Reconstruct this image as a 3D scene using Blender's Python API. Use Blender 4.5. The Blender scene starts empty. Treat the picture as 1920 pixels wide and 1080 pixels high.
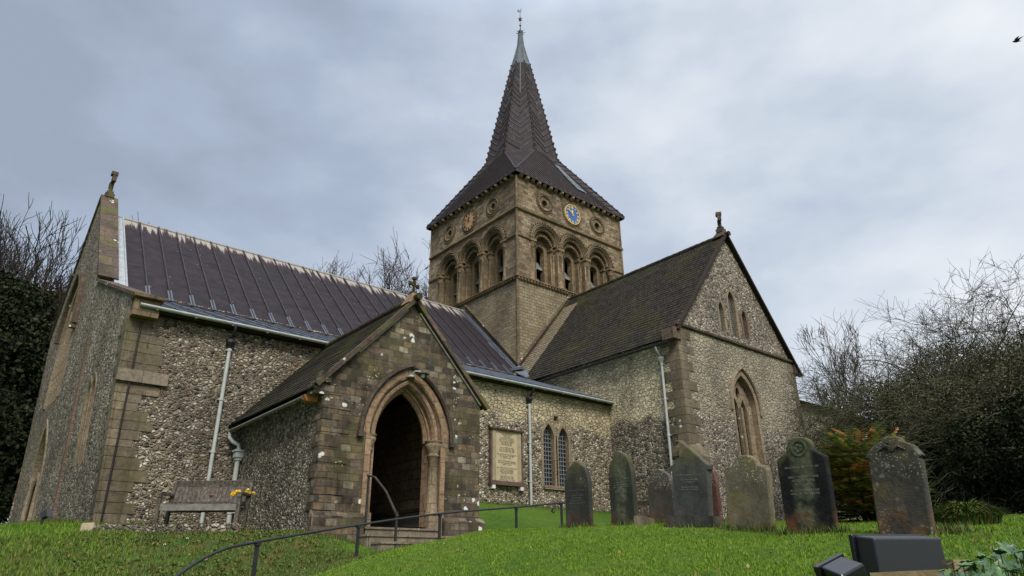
import bpy, math, random
import numpy as np
from mathutils import Vector, Matrix, noise
from mathutils.geometry import tessellate_polygon
PI = math.pi
random.seed(7)
scene = bpy.context.scene
COL = scene.collection

# ------------------------------------------------------------------ mesh helper
class MB:
    def __init__(s): s.V = []; s.F = []; s.M = []; s.S = []
    def face(s, pts, m=0, sm=False):
        i = len(s.V); s.V += [tuple(p) for p in pts]
        s.F.append(tuple(range(i, i + len(pts)))); s.M.append(m); s.S.append(sm)
    def grid(s, rows, m=0, sm=True, close=False):
        i = len(s.V); nr = len(rows); nc = len(rows[0])
        for r in rows: s.V += [tuple(p) for p in r]
        for a in range(nr - 1):
            for b in range(nc if close else nc - 1):
                c = (b + 1) % nc
                s.F.append((i + a*nc + b, i + a*nc + c, i + (a+1)*nc + c, i + (a+1)*nc + b)); s.M.append(m); s.S.append(sm)
    def hexa(s, p, m=0):
        i = len(s.V); s.V += [tuple(q) for q in p]
        for f in ((0,3,2,1),(4,5,6,7),(0,1,5,4),(1,2,6,5),(2,3,7,6),(3,0,4,7)):
            s.F.append(tuple(i + k for k in f)); s.M.append(m); s.S.append(False)
    def box(s, c, d, rz=0, m=0, tilt=None):
        R = Matrix.Rotation(rz, 3, 'Z')
        if tilt is not None: R = R @ tilt
        c = Vector(c); h = Vector(d) / 2
        s.hexa([c + R @ Vector((x*h.x, y*h.y, z*h.z)) for z in (-1, 1) for x, y in ((-1,-1),(1,-1),(1,1),(-1,1))], m)
    def beam(s, a, b, w, h, up=(0,0,1), m=0):
        a = Vector(a); b = Vector(b); d = (b - a).normalized(); r = d.cross(Vector(up)).normalized(); u = r.cross(d)
        s.hexa([a - r*w/2 - u*h/2, a + r*w/2 - u*h/2, a + r*w/2 + u*h/2, a - r*w/2 + u*h/2,
                b - r*w/2 - u*h/2, b + r*w/2 - u*h/2, b + r*w/2 + u*h/2, b - r*w/2 + u*h/2], m)
    def prism(s, poly, ext, m=0):
        ext = Vector(ext); a = [Vector(p) for p in poly]; b = [p + ext for p in a]; n = len(a)
        s.face(a[::-1], m); s.face(b, m)
        for k in range(n): s.face([a[k], a[(k+1) % n], b[(k+1) % n], b[k]], m)
    def tube(s, pts, r, n=8, m=0, sm=True, caps=True):
        pts = [Vector(p) for p in pts]
        if not isinstance(r, (list, tuple)): r = [r] * len(pts)
        rows = []; prev = None
        for k, p in enumerate(pts):
            d = (pts[min(k+1, len(pts)-1)] - pts[max(k-1, 0)]).normalized()
            if prev is None:
                a = d.orthogonal().normalized()
            else:
                a = (prev - d * prev.dot(d)); a = a.normalized() if a.length > 1e-6 else d.orthogonal().normalized()
            prev = a; b = d.cross(a)
            rows.append([p + (a*math.cos(2*PI*j/n) + b*math.sin(2*PI*j/n)) * r[k] for j in range(n)])
        s.grid(rows, m, sm, True)
        if caps: s.face(rows[0][::-1], m); s.face(rows[-1], m)
    def lathe(s, c, prof, n=12, m=0, sm=True, axis=None):
        c = Vector(c); rows = []
        for r, z in prof: rows.append([c + Vector((r*math.cos(2*PI*j/n), r*math.sin(2*PI*j/n), z)) for j in range(n)])
        s.grid(rows, m, sm, True); s.face(rows[0][::-1], m); s.face(rows[-1], m)
    def build(s, name, mats, parent=None, off=None):
        me = bpy.data.meshes.new(name); me.from_pydata(s.V, [], s.F)
        for mt in (mats if isinstance(mats, (list, tuple)) else [mats]): me.materials.append(mt)
        if s.F:
            me.polygons.foreach_set('material_index', s.M); me.polygons.foreach_set('use_smooth', s.S)
        uvs(me); me.update()
        o = bpy.data.objects.new(name, me); COL.objects.link(o)
        if parent is not None:
            o.parent = parent
            w = Vector((0, 0, 0)); q = parent
            while q: w += q.location; q = q.parent
            o.location = -w if off is None else Vector(off)
        return o

def uvs(me):
    nl = len(me.loops)
    if not nl: return
    nv = len(me.vertices); co = np.empty(nv*3); me.vertices.foreach_get('co', co); co = co.reshape(-1, 3)
    li = np.empty(nl, 'i'); me.loops.foreach_get('vertex_index', li)
    npoly = len(me.polygons); nr = np.empty(npoly*3); me.polygons.foreach_get('normal', nr); nr = nr.reshape(-1, 3)
    tot = np.empty(npoly, 'i'); me.polygons.foreach_get('loop_total', tot)
    N = np.repeat(nr, tot, axis=0); P = co[li]
    t = np.stack([-N[:, 1], N[:, 0], np.zeros(nl)], 1); l = np.linalg.norm(t, axis=1); flat = l < .3
    t[flat] = (1, 0, 0); l[flat] = 1; t /= l[:, None]
    t[np.abs(t[:, 0]) < .15] *= 1
    b = np.cross(N, t)
    uv = np.stack([(P*t).sum(1), (P*b).sum(1)], 1)
    L = me.uv_layers.new(name='UVMap'); L.data.foreach_set('uv', uv.ravel())

def np_mesh(name, V, F, mats, parent=None, fm=None):
    """V (n,3), F (m,k) arrays -> object (fast)"""
    me = bpy.data.meshes.new(name); me.vertices.add(len(V)); me.vertices.foreach_set('co', np.asarray(V, 'f').ravel())
    k = F.shape[1]; me.loops.add(F.size); me.loops.foreach_set('vertex_index', F.astype('i').ravel())
    me.polygons.add(len(F)); me.polygons.foreach_set('loop_start', np.arange(0, F.size, k, dtype='i'))
    me.polygons.foreach_set('loop_total', np.full(len(F), k, 'i'))
    for m in mats: me.materials.append(m)
    if fm is not None: me.polygons.foreach_set('material_index', np.asarray(fm, 'i'))
    me.update(calc_edges=True); me.validate()
    o = bpy.data.objects.new(name, me); COL.objects.link(o)
    if parent is not None:
        o.parent = parent; o.location = -parent.location
    return o

def empty(name, loc, label=None, cat=None, group=None):
    o = bpy.data.objects.new(name, None); COL.objects.link(o); o.location = loc; o.empty_display_size = .2
    tag(o, label, cat, group); return o
def tag(o, label=None, cat=None, group=None, kind=None):
    if label: o['label'] = label
    if cat: o['category'] = cat
    if group: o['group'] = group
    if kind: o['kind'] = kind
    return o

class Fr:
    """wall frame: u along the wall, v up, w outwards"""
    def __init__(s, o, ud, fn=None):
        s.o = Vector(o); s.u = Vector(ud); s.n = s.u.cross(Vector((0,0,1))); s.fn = fn
    def P(s, u, v, w=0):
        p = s.o + s.u*u + Vector((0,0,1))*v + s.n*w
        return s.fn(p) if s.fn else p

def arch(cx, hw, z0, zs, h, n=9):
    """outline, bottom left -> over the top -> bottom right"""
    if h <= hw + 1e-6:
        arc = [(cx - hw*math.cos(a), zs + h*math.sin(a)) for a in [PI*k/(2*n) for k in range(2*n+1)]]
    else:
        R = (hw*hw + h*h) / (2*hw); A = math.asin(h/R) if h <= R else PI/2
        left = [(cx - hw + R - R*math.cos(A*k/n), zs + R*math.sin(A*k/n)) for k in range(n+1)]
        arc = left + [(2*cx - x, z) for x, z in left[-2::-1]]
    return [(cx - hw, z0)] + arc + [(cx + hw, z0)] if z0 < zs - 1e-6 else arc

def plate(mb, fr, outer, holes=(), w=0, m=0, depth=0, mr=None):
    """front face with holes, and the reveals going back by depth"""
    loops = [outer] + list(holes)
    vl = [[Vector((a, b, 0)) for a, b in lp] for lp in loops]
    flat = [p for lp in loops for p in lp]
    base = len(mb.V); mb.V += [tuple(fr.P(a, b, w)) for a, b in flat]
    for t in tessellate_polygon(vl):
        a, b, c = [flat[k] for k in t]
        ar = (b[0]-a[0])*(c[1]-a[1]) - (c[0]-a[0])*(b[1]-a[1])
        if abs(ar) < 1e-9: continue
        t = t if ar > 0 else t[::-1]
        mb.F.append(tuple(base + k for k in t)); mb.M.append(m); mb.S.append(False)
    if depth:
        for h in holes:
            k = len(h)
            for i in range(k):
                a, b = h[i], h[(i+1) % k]
                mb.face([fr.P(*a, w), fr.P(*b, w), fr.P(*b, w - depth), fr.P(*a, w - depth)], m if mr is None else mr)

def sweep(mb, fr, path, sec, m=0, closed=False, sm=False, caps=True):
    """sec: (n,w) pairs, n = offset to the left of the travel direction's outside"""
    n = len(path); rows = []
    for k in range(n):
        a = path[(k-1) % n] if (closed or k > 0) else None
        b = path[(k+1) % n] if (closed or k < n-1) else None
        p = path[k]; ds = []
        for q, r in ((a, p), (p, b)):
            if q is None or r is None: continue
            d = Vector((r[0]-q[0], r[1]-q[1])); ds.append(d.normalized() if d.length > 1e-9 else d)
        d = sum(ds, Vector((0, 0))); d = d.normalized() if d.length > 1e-9 else ds[0]
        nn = Vector((-d.y, d.x)); c = max(.35, nn.dot(Vector((-ds[0].y, ds[0].x))))
        rows.append([fr.P(p[0] + nn.x*s[0]/c, p[1] + nn.y*s[0]/c, s[1]) for s in sec])
    if closed: rows.append(rows[0])
    mb.grid(rows, m, sm, False)
    if caps and not closed: mb.face(rows[0], m); mb.face(rows[-1][::-1], m)

# ------------------------------------------------------------------ material helper
class Mat:
    def __init__(s, name, rough=.85, spec=.3, metal=0):
        s.m = bpy.data.materials.new(name); s.m.use_nodes = True; s.t = s.m.node_tree; s.b = s.t.nodes['Principled BSDF']
        s.b.inputs['Roughness'].default_value = rough; s.b.inputs['Specular IOR Level'].default_value = spec
        s.b.inputs['Metallic'].default_value = metal
    def set(s, sock, v):
        if isinstance(v, bpy.types.NodeSocket): s.t.links.new(v, sock)
        elif isinstance(v, (tuple, list)) and len(v) == 3 and sock.type == 'RGBA': sock.default_value = (*v, 1)
        else: sock.default_value = v
    def n(s, typ, ins=(), **pr):
        nd = s.t.nodes.new(typ)
        for k, v in pr.items(): setattr(nd, k, v)
        for k, v in (ins.items() if isinstance(ins, dict) else enumerate(ins)):
            if v is not None: s.set(nd.inputs[k], v)
        return nd
    def co(s): return s.n('ShaderNodeTexCoord').outputs['Object']
    def uv(s): return s.n('ShaderNodeTexCoord').outputs['UV']
    def math(s, op, *a, clamp=False): return s.n('ShaderNodeMath', a, operation=op, use_clamp=clamp).outputs[0]
    def noise(s, co, scale, det=4, rough=.55, col=False, dist=0):
        nd = s.n('ShaderNodeTexNoise', {'Vector': co, 'Scale': scale, 'Detail': det, 'Roughness': rough, 'Distortion': dist}); return nd.outputs['Color' if col else 'Fac']
    def mapv(s, co, scale=(1,1,1), loc=(0,0,0), rot=(0,0,0)):
        return s.n('ShaderNodeMapping', {'Vector': co, 'Scale': scale, 'Location': loc, 'Rotation': rot}).outputs[0]
    def ramp(s, f, stops, const=False):
        nd = s.n('ShaderNodeValToRGB', {'Fac': f}); r = nd.color_ramp
        if const: r.interpolation = 'CONSTANT'
        while len(r.elements) < len(stops): r.elements.new(.5)
        for e, (p, c) in zip(r.elements, stops):
            e.position = p; e.color = (c, c, c, 1) if isinstance(c, (int, float)) else (*c, 1)
        return nd.outputs[0]
    def mix(s, f, a, b, mode='MIX'):
        nd = s.n('ShaderNodeMix', data_type='RGBA', blend_type=mode); s.set(nd.inputs[0], f); s.set(nd.inputs[6], a); s.set(nd.inputs[7], b); return nd.outputs[2]
    def fmix(s, f, a, b):
        nd = s.n('ShaderNodeMix', data_type='FLOAT'); s.set(nd.inputs[0], f); s.set(nd.inputs[2], a); s.set(nd.inputs[3], b); return nd.outputs[0]
    def vadd(s, a, b, k=1):
        b2 = s.n('ShaderNodeVectorMath', [b], operation='SCALE'); b2.inputs['Scale'].default_value = k
        return s.n('ShaderNodeVectorMath', [a, b2.outputs[0]], operation='ADD').outputs[0]
    def axis(s, co, i): return s.n('ShaderNodeSeparateXYZ', [co]).outputs[i]
    def step(s, x, a, b): return s.n('ShaderNodeMapRange', {'Value': x, 'From Min': a, 'From Max': b}, interpolation_type='SMOOTHSTEP').outputs[0]
    def bump(s, h, dist=.02, st=1.0): s.set(s.b.inputs['Normal'], s.n('ShaderNodeBump', {'Height': h, 'Distance': dist, 'Strength': st}).outputs[0])
    def col(s, c): s.set(s.b.inputs['Base Color'], c); return s
    # ---- layers: each returns (colour, height)
    def flint(s, co, scale=9, tone=1.0, mortar=(.30,.24,.16), pale=.5, seed=0):
        c = s.vadd(co, s.noise(co, 3.5, 2, col=True), .10)
        c = s.mapv(c, (scale, scale, scale*1.3), (seed, seed*.7, 0))
        v = s.n('ShaderNodeTexVoronoi', {'Vector': c, 'Scale': 1, 'Randomness': .95}); e = s.n('ShaderNodeTexVoronoi', {'Vector': c, 'Scale': 1, 'Randomness': .95}, feature='DISTANCE_TO_EDGE').outputs['Distance']
        r = s.n('ShaderNodeSeparateColor', [v.outputs['Color']]).outputs
        t = tone
        fc = s.ramp(r[0], [(0, (.022*t,.021*t,.021*t)), (.13, (.065*t,.056*t,.046*t)), (.34, (.19*t,.15*t,.105*t)), (.55, (.30*t,.245*t,.17*t)), (.78, (.46*t,.40*t,.31*t)), (1, (min(.8,.62*t),min(.8,.58*t),min(.76,.50*t)))])
        fc = s.mix(s.step(r[1], .93, .97), fc, (.19*t,.10*t,.06*t))
        core = s.noise(co, 26, 3); fc = s.mix(s.math('MULTIPLY', s.step(core, .52, .66), .7), fc, (.055*t,.052*t,.055*t))
        ring = s.ramp(e, [(0, 1), (.045, .85), (.10, .22), (.17, 1), (1, 1)])
        col = s.mix(s.ramp(e, [(0, 0), (.03, 0), (.09, 1), (1, 1)]), mortar, fc)
        col = s.mix(.75, col, s.mix(1, col, ring, 'MULTIPLY'))
        h = s.math('ADD', s.ramp(e, [(0, 0), (.04, .05), (.2, .8), (.45, 1)]), s.math('MULTIPLY', s.noise(co, 40, 3), .25))
        return col, h
    def blocks(s, uv, w=.42, h=.22, c1=(.3,.22,.13), c2=(.2,.15,.09), mort=(.09,.07,.05), ms=.012, wob=.02, pal=None):
        u = s.vadd(uv, s.noise(uv, 1.7, 3, col=True), wob)
        bk = s.n('ShaderNodeTexBrick', {'Vector': u, 'Color1': c1, 'Color2': c2, 'Mortar': mort, 'Scale': 1, 'Mortar Size': ms, 'Mortar Smooth': .3, 'Bias': 0, 'Brick Width': w, 'Row Height': h})
        n = s.noise(uv, 9, 5, .65); bc = bk.outputs['Color']
        if pal:
            s.set(bk.inputs['Color1'], (0,0,0)); s.set(bk.inputs['Color2'], (1,1,1)); s.set(bk.inputs['Mortar'], (.5,.5,.5)); bc = s.mix(bk.outputs['Fac'], s.ramp(bk.outputs['Color'], pal), mort)
        col = s.mix(.8, bc, s.mix(1, bc, s.ramp(n, [(.3, .5), (.7, 1.45)]), 'MULTIPLY'))
        hh = s.math('ADD', s.math('MULTIPLY', s.math('SUBTRACT', 1, bk.outputs['Fac']), .7), s.math('MULTIPLY', n, .5))
        return col, hh
    def weather(s, co, col, lo=.6, hi=1.15, scale=.8, streak=True):
        c = s.mapv(co, (1, 1, .45)) if streak else co
        return s.mix(1, col, s.ramp(s.noise(c, scale, 6, .62), [(.3, lo), (.68, hi)]), 'MULTIPLY')
    def lichen(s, co, col, amt=.62, scale=7, c=(.62,.62,.56), r=.28):
        v = s.n('ShaderNodeTexVoronoi', {'Vector': s.vadd(co, s.noise(co, 6, 3, col=True), .12), 'Scale': scale}).outputs['Distance']
        msk = s.math('MULTIPLY', s.step(v, r, r*.7), s.step(s.noise(co, 1.6, 3), amt, amt + .05))
        return s.mix(msk, col, c)

def simple(name, c, rough=.8, spec=.3, var=.25, scale=6, bump=0, metal=0, bs=30):
    M = Mat(name, rough, spec, metal); co = M.co()
    f = M.ramp(M.noise(co, scale, 5, .6), [(.3, 1-var), (.7, 1+var)])
    M.col(M.mix(1, c, f, 'MULTIPLY'))
    if bump: M.bump(M.noise(co, bs, 4), bump)
    return M.m
m = {}
# --- flint walls
def flint_mat(name, scale=9, tone=1, mortar=(.30,.24,.16), bands=None, seed=0, lo=.62, hi=1.15, pale=None, two=False):
    """bands: (z0, z1, soft) between which the wall is squared rubble instead of flint"""
    M = Mat(name, .82, .35); co = M.co(); uv = M.uv()
    c, h = M.flint(co, scale, tone, mortar, seed=seed)
    if two:
        c_, h_ = M.flint(co, scale*.66, tone*1.02, mortar, seed=seed+5); k_ = M.step(M.noise(co, 1.9, 3), .46, .54); c = M.mix(k_, c, c_); h = M.fmix(k_, h, h_)
    if bands:
        z = M.axis(co, 2); z = M.math('ADD', z, M.math('MULTIPLY', M.math('SUBTRACT', M.noise(co, .9, 3), .5), 1.3))
        up = M.step(z, bands[0]-.12, bands[0]+.12)
        if bands[1] is not None: up = M.math('MULTIPLY', up, M.step(z, bands[1]+.12, bands[1]-.12))
        p = pale or ((.58,.49,.31), (.42,.35,.23))
        rc = M.mapv(M.vadd(co, M.noise(co, 2.2, 3, col=True), .14), (5.2, 5.2, 8.2)); rv = M.n('ShaderNodeTexVoronoi', {'Vector': rc, 'Scale': 1, 'Randomness': .8}); re = M.n('ShaderNodeTexVoronoi', {'Vector': rc, 'Scale': 1, 'Randomness': .8}, feature='DISTANCE_TO_EDGE').outputs['Distance']
        rr0 = M.n('ShaderNodeSeparateColor', [rv.outputs['Color']]).outputs[0]; c2 = M.mix(rr0, p[0], p[1]); c2 = M.mix(1, c2, M.ramp(M.noise(co, 14, 5, .7), [(.3, .6), (.7, 1.3)]), 'MULTIPLY')
        c2 = M.mix(M.math('MULTIPLY', M.step(re, .055, .02), M.math('MULTIPLY', M.step(M.noise(co, 1.5, 3), .38, .66), .6)), c2, (.12,.095,.065)); h2 = M.math('ADD', M.ramp(re, [(0, 0), (.12, .7), (1, .8)]), M.math('MULTIPLY', M.noise(co, 18, 4), .5))
        # odd flints and putlog holes among the rubble
        v = M.n('ShaderNodeTexVoronoi', {'Vector': co, 'Scale': 3.3}); rr = M.n('ShaderNodeSeparateColor', [v.outputs['Color']]).outputs[0]
        hole = M.math('MULTIPLY', M.step(v.outputs['Distance'], .16, .10), M.step(rr, .45, .5))
        c2 = M.mix(M.math('MULTIPLY', hole, .8), c2, (.05,.045,.04))
        up = M.math('MULTIPLY', up, M.math('ADD', .55, M.math('MULTIPLY', M.step(M.noise(co, 2.2, 3), .36, .46), .45)))
        c = M.mix(up, c, c2); h = M.fmix(up, h, h2)
    c = M.weather(co, c, lo, hi, .7)
    M.col(c); M.bump(h, .07, 1.0); return M.m
m['flint_nave'] = flint_mat('flint_nave', 13, 1.14, (.35,.29,.20), seed=3, two=True)
m['flint_west'] = flint_mat('flint_west', 10.5, 1.15, (.38,.32,.235), seed=5)
m['flint_aisle'] = flint_mat('flint_aisle', 9.5, 1.25, (.40,.33,.22), bands=(-9.3, None), seed=1)
m['flint_twest'] = flint_mat('flint_twest', 9, 1.1, (.34,.29,.22), bands=(-8.9, None), pale=((.74,.65,.43), (.58,.49,.33)), seed=2)
m['flint_tsouth'] = flint_mat('flint_tsouth', 9, 1.15, (.36,.31,.24), bands=(-8.9, -5.45), pale=((.40,.35,.25), (.27,.235,.165)), seed=4)
m['flint_porch'] = flint_mat('flint_porch', 12, 1.0, (.30,.245,.17), seed=6)
def stone_mat(name, w, h, c1, c2, mort=(.08,.065,.045), lich=0, dark=.55, hi=1.2, ms=.012, moss=0, wsc=.8, isl=False, pal=None, wob=.02):
    M = Mat(name, .88, .25); co = M.co(); uv = M.uv()
    c, hh = M.blocks(uv, w, h, c1, c2, mort, ms, wob, pal)
    c = M.weather(co, c, dark, hi, wsc)
    if isl: c = M.mix(1, c, M.ramp(M.n('ShaderNodeNewGeometry').outputs['Random Per Island'], [(0, .78), (1, 1.16)]), 'MULTIPLY')
    gr = M.noise(co, 55, 2); c = M.mix(.5, c, M.mix(1, c, M.ramp(gr, [(.35, .6), (.65, 1.35)]), 'MULTIPLY'))
    if moss: c = M.mix(M.math('MULTIPLY', M.step(M.noise(co, 1.3, 4), .5, .62), moss), c, (.10,.10,.03))
    if lich:
        c = M.lichen(co, c, lich, 5.2, (.66,.66,.60), .33); c = M.lichen(M.mapv(co, (1,1,1), (7,3,1)), c, lich + .03, 15, (.45,.42,.25))
    M.col(c); M.bump(M.math('ADD', hh, M.math('MULTIPLY', gr, .3)), .022, .9); return M.m
m['tower_stone'] = stone_mat('tower_stone', .34, .175, (.30,.19,.095), (.19,.125,.07), (.14,.095,.055), dark=.42, hi=1.4, ms=.008, wsc=.6, wob=.03, pal=[(0, (.12,.093,.068)), (.3, (.185,.138,.090)), (.55, (.235,.175,.112)), (.8, (.28,.205,.125)), (1, (.31,.255,.175))])
m['tower_trim'] = stone_mat('tower_trim', .6, .3, (.26,.185,.105), (.17,.125,.075), ms=.008, dark=.45, hi=1.15)
m['tower_lower'] = stone_mat('tower_lower', .33, .17, (.31,.25,.16), (.215,.175,.11), (.13,.105,.07), dark=.6, hi=1.2)
m['porch_stone'] = stone_mat('porch_stone', .25, .15, (0,0,0), (1,1,1), (.075,.06,.043), lich=.575, dark=.30, hi=1.6, wsc=1.7, ms=.009, moss=.3, wob=.055, pal=[(0, (.036,.03,.025)), (.22, (.07,.054,.039)), (.42, (.105,.077,.05)), (.60, (.083,.07,.054)), (.76, (.145,.10,.058)), (.90, (.13,.108,.08)), (1, (.22,.19,.135))])
m['arch_stone'] = stone_mat('arch_stone', .5, .35, (.31,.205,.125), (.235,.155,.10), (.14,.10,.07), ms=.006, dark=.75, hi=1.15)
m['jamb_stone'] = stone_mat('jamb_stone', .6, .4, (.30,.235,.15), (.24,.18,.12), (.12,.09,.06), ms=.006, dark=.6, hi=1.15, lich=.64)
m['quoin'] = stone_mat('quoin', .37, 5, (.24,.19,.125), (.14,.112,.08), (.22,.18,.12), ms=.006, dark=.4, hi=1.3, lich=.66, moss=.3, isl=True)
m['coping'] = stone_mat('coping', .6, .6, (.12,.082,.058), (.07,.052,.04), ms=.01, dark=.55, hi=1.4, lich=.6, moss=.7)
m['bronze_stone'] = stone_mat('bronze_stone', .4, .4, (.10,.075,.052), (.07,.052,.04), ms=.006, dark=.5, hi=1.3, lich=.64)
m['window_stone'] = stone_mat('window_stone', .5, .5, (.28,.22,.15), (.22,.17,.115), ms=.006, dark=.6, hi=1.1)
m['step_stone'] = stone_mat('step_stone', .9, 1, (.25,.205,.15), (.18,.15,.11), ms=.006, dark=.55, hi=1.2, lich=.62)
m['brick_red'] = stone_mat('brick_red', .22, .075, (.17,.095,.065), (.13,.08,.06), (.22,.18,.14), dark=.6)
m['interior'] = stone_mat('interior', .4, .25, (.30,.23,.16), (.22,.165,.115), (.12,.09,.06), dark=.6)
# --- roofs
def lead_mat(name, base, ridge=None, rough=.72, hi=1.3):
    M = Mat(name, rough, .07); co = M.co()
    n = M.noise(co, 2.5, 5, .65); c = M.mix(1, base, M.ramp(n, [(.3, .75), (.7, hi)]), 'MULTIPLY')
    if ridge is not None:
        z = M.axis(co, 2); x = M.axis(co, 0)
        st = M.noise(M.mapv(co, (7, .35, .35)), 1, 4, .6)
        d = M.math('SUBTRACT', z, M.math('ADD', ridge, M.math('MULTIPLY', M.math('SUBTRACT', .5, st), 2.3)))
        c = M.mix(M.math('MULTIPLY', M.step(d, -.75, -.15), .4), c, (.11,.045,.033))
        c = M.mix(M.math('MULTIPLY', M.step(d, -.40, -.12), .9), c, (.34,.315,.28))
    sp = M.n('ShaderNodeTexVoronoi', {'Vector': co, 'Scale': 2.2}); c = M.mix(M.math('MULTIPLY', M.step(sp.outputs['Distance'], .07, .05), .5), c, (.3,.3,.3))
    M.col(c); M.bump(M.noise(co, 6, 3), .02, .4); return M.m
m['lead_nave'] = lead_mat('lead_nave', (.031,.0255,.029), -.62)
m['lead_spire'] = lead_mat('lead_spire', (.052,.041,.043), hi=1.5)
m['lead_roll'] = simple('lead_roll', (.030,.024,.025), .6, .25, .45, 3)  # darker than the spire sheets: the rolls' shadow sides are painted into the colour
m['lead_mid'] = simple('lead_mid', (.075,.087,.11), .55, .4, .3, 4)
m['lead_pale'] = simple('lead_pale', (.12,.135,.155), .7, .2, .25, 4)
m['lead_strip'] = simple('lead_strip', (.30,.32,.33), .55, .4, .3, 8)
def tile_mat(name, c1, c2, patch=.5, moss=(.10,.10,.03)):
    M = Mat(name, .95, .08); co = M.co(); uv = M.uv()
    u = M.vadd(uv, M.noise(uv, 4, 2, col=True), .012)
    bk = M.n('ShaderNodeTexBrick', {'Vector': u, 'Color1': c1, 'Color2': c2, 'Mortar': (.012,.011,.010), 'Scale': 1, 'Mortar Size': .007, 'Mortar Smooth': .2, 'Bias': 0, 'Brick Width': .17, 'Row Height': .2}, offset=.37)
    rnd = M.noise(uv, 7, 4, .7); c = M.mix(1, bk.outputs[0], M.ramp(rnd, [(.3, .6), (.7, 1.5)]), 'MULTIPLY')
    c = M.mix(M.math('MULTIPLY', M.step(M.noise(co, .7, 5), .48, .64), patch), c, moss)
    c = M.mix(M.math('MULTIPLY', M.step(M.noise(co, 14, 2), .66, .72), .5), c, (.25,.24,.19))
    M.col(c); M.bump(M.math('ADD', rnd, M.math('SUBTRACT', 1, bk.outputs['Fac'])), .015); return M.m
m['tile'] = tile_mat('tile', (.050,.042,.033), (.028,.025,.021), .35, (.06,.055,.02))
m['tile_pale'] = tile_mat('tile_pale', (.26,.21,.14), (.19,.155,.11), .15)
m['tile_moss'] = tile_mat('tile_moss', (.055,.046,.032), (.033,.029,.023), .8, (.065,.062,.022))
m['mortar_white'] = simple('mortar_white', (.27,.26,.23), .9, .2, .3, 10)
# --- small stuff
m['pipe'] = simple('pipe', (.40,.42,.40), .5, .4, .15, 6)
m['iron'] = simple('iron', (.012,.012,.014), .45, .5, .3, 10)
m['rail'] = simple('rail', (.024,.026,.029), .5, .4, .3, 12)
m['glass'] = simple('glass', (.012,.015,.020), .12, .8, .5, 5)
m['came'] = simple('came', (.17,.18,.19), .5, .5, .2)
m['black'] = simple('black', (.004,.004,.004), .9, .1, .1)
m['louvre'] = simple('louvre', (.20,.205,.20), .8, .3, .4, 5, .01)
m['blue'] = simple('blue', (.035,.12,.32), .45, .4, .12, 3)
m['gold'] = simple('gold', (.85,.55,.14), .35, .6, .1, 8)
m['copper'] = simple('copper', (.50,.26,.11), .55, .4, .35, 5)
m['bronze_dark'] = simple('bronze_dark', (.05,.042,.04), .6, .4, .3)
m['terracotta'] = simple('terracotta', (.50,.22,.09), .8, .3, .2)
m['tablet'] = simple('tablet', (.43,.355,.225), .8, .3, .18, 3, .004)
m['tablet_frame'] = simple('tablet_frame', (.36,.30,.19), .8, .3, .25, 5, .005)
m['tablet_dark'] = simple('tablet_dark', (.11,.07,.06), .85, .2, .4, 6)
m['ink'] = simple('ink', (.03,.027,.022), .9, .1, .2)
m['white'] = simple('white', (.62,.60,.55), .8, .3, .2)
m['oak'] = simple('oak', (.03,.02,.013), .8, .2, .3)
m['grey_board'] = simple('grey_board', (.16,.165,.17), .7, .3, .1)
m['bark'] = simple('bark', (.055,.047,.035), .95, .1, .4, 3, .02)
m['bark_pale'] = simple('bark_pale', (.125,.11,.075), .95, .1, .4, 3)
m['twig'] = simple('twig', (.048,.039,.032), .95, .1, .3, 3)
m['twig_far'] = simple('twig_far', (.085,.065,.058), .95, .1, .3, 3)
m['twig_green'] = simple('twig_green', (.10,.105,.05), .95, .1, .4, 3)
m['plastic'] = simple('plastic', (.03,.03,.033), .4, .5, .1)
m['bird'] = simple('bird', (.006,.006,.007), .8, .2, .2)
def wood_mat():
    M = Mat('weathered_wood', .9, .2); co = M.co()
    n = M.noise(M.mapv(co, (3, 3, 3)), 5, 6, .7); g = M.noise(M.mapv(co, (30, 30, 2.5)), 1.5, 4, .65)
    c = M.ramp(n, [(.3, (.055,.045,.036)), (.5, (.11,.092,.075)), (.7, (.21,.19,.16))]); c = M.mix(1, c, M.ramp(g, [(.35, .6), (.65, 1.25)]), 'MULTIPLY')
    M.col(c); M.bump(g, .008); return M.m
m['wood'] = wood_mat()
m['wood_dark'] = simple('wood_dark', (.055,.042,.034), .9, .15, .4, 8)
m['wood_grey'] = simple('wood_grey', (.19,.18,.155), .9, .2, .3, 9, .006)
m['plank'] = simple('plank', (.22,.165,.09), .9, .2, .35, 7, .006)
def leaf_mat(name, stops, rough=.6, spec=.3, trans=.0):
    M = Mat(name, rough, spec); r = M.n('ShaderNodeNewGeometry').outputs['Random Per Island']
    M.col(M.ramp(r, stops)); return M.m
m['yew'] = leaf_mat('yew', [(0, (.008,.012,.005)), (.6, (.018,.027,.010)), (1, (.045,.052,.02))], .8, .15)
m['yew_brown'] = leaf_mat('yew_brown', [(0, (.014,.014,.007)), (.6, (.032,.030,.014)), (1, (.07,.06,.03))], .9, .1)
m['bush_leaf'] = leaf_mat('bush_leaf', [(0, (.032,.034,.018)), (.5, (.068,.066,.034)), (.85, (.12,.108,.058)), (1, (.20,.175,.10))], .75, .2)
m['nandina'] = leaf_mat('nandina', [(0, (.12,.20,.05)), (.25, (.30,.32,.08)), (.45, (.58,.42,.14)), (.68, (.78,.42,.20)), (.88, (.80,.26,.17)), (1, (.72,.09,.08))], .45, .4)
m['nandina_green'] = leaf_mat('nandina_green', [(0, (.06,.13,.035)), (.5, (.17,.25,.06)), (1, (.50,.48,.14))], .45, .4)
m['ivy'] = leaf_mat('ivy', [(0, (.012,.045,.010)), (.5, (.03,.085,.018)), (1, (.075,.16,.035))], .38, .5)
m['petal'] = leaf_mat('petal', [(0, (.75,.42,.01)), (1, (.85,.62,.02))], .6, .3)
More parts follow.
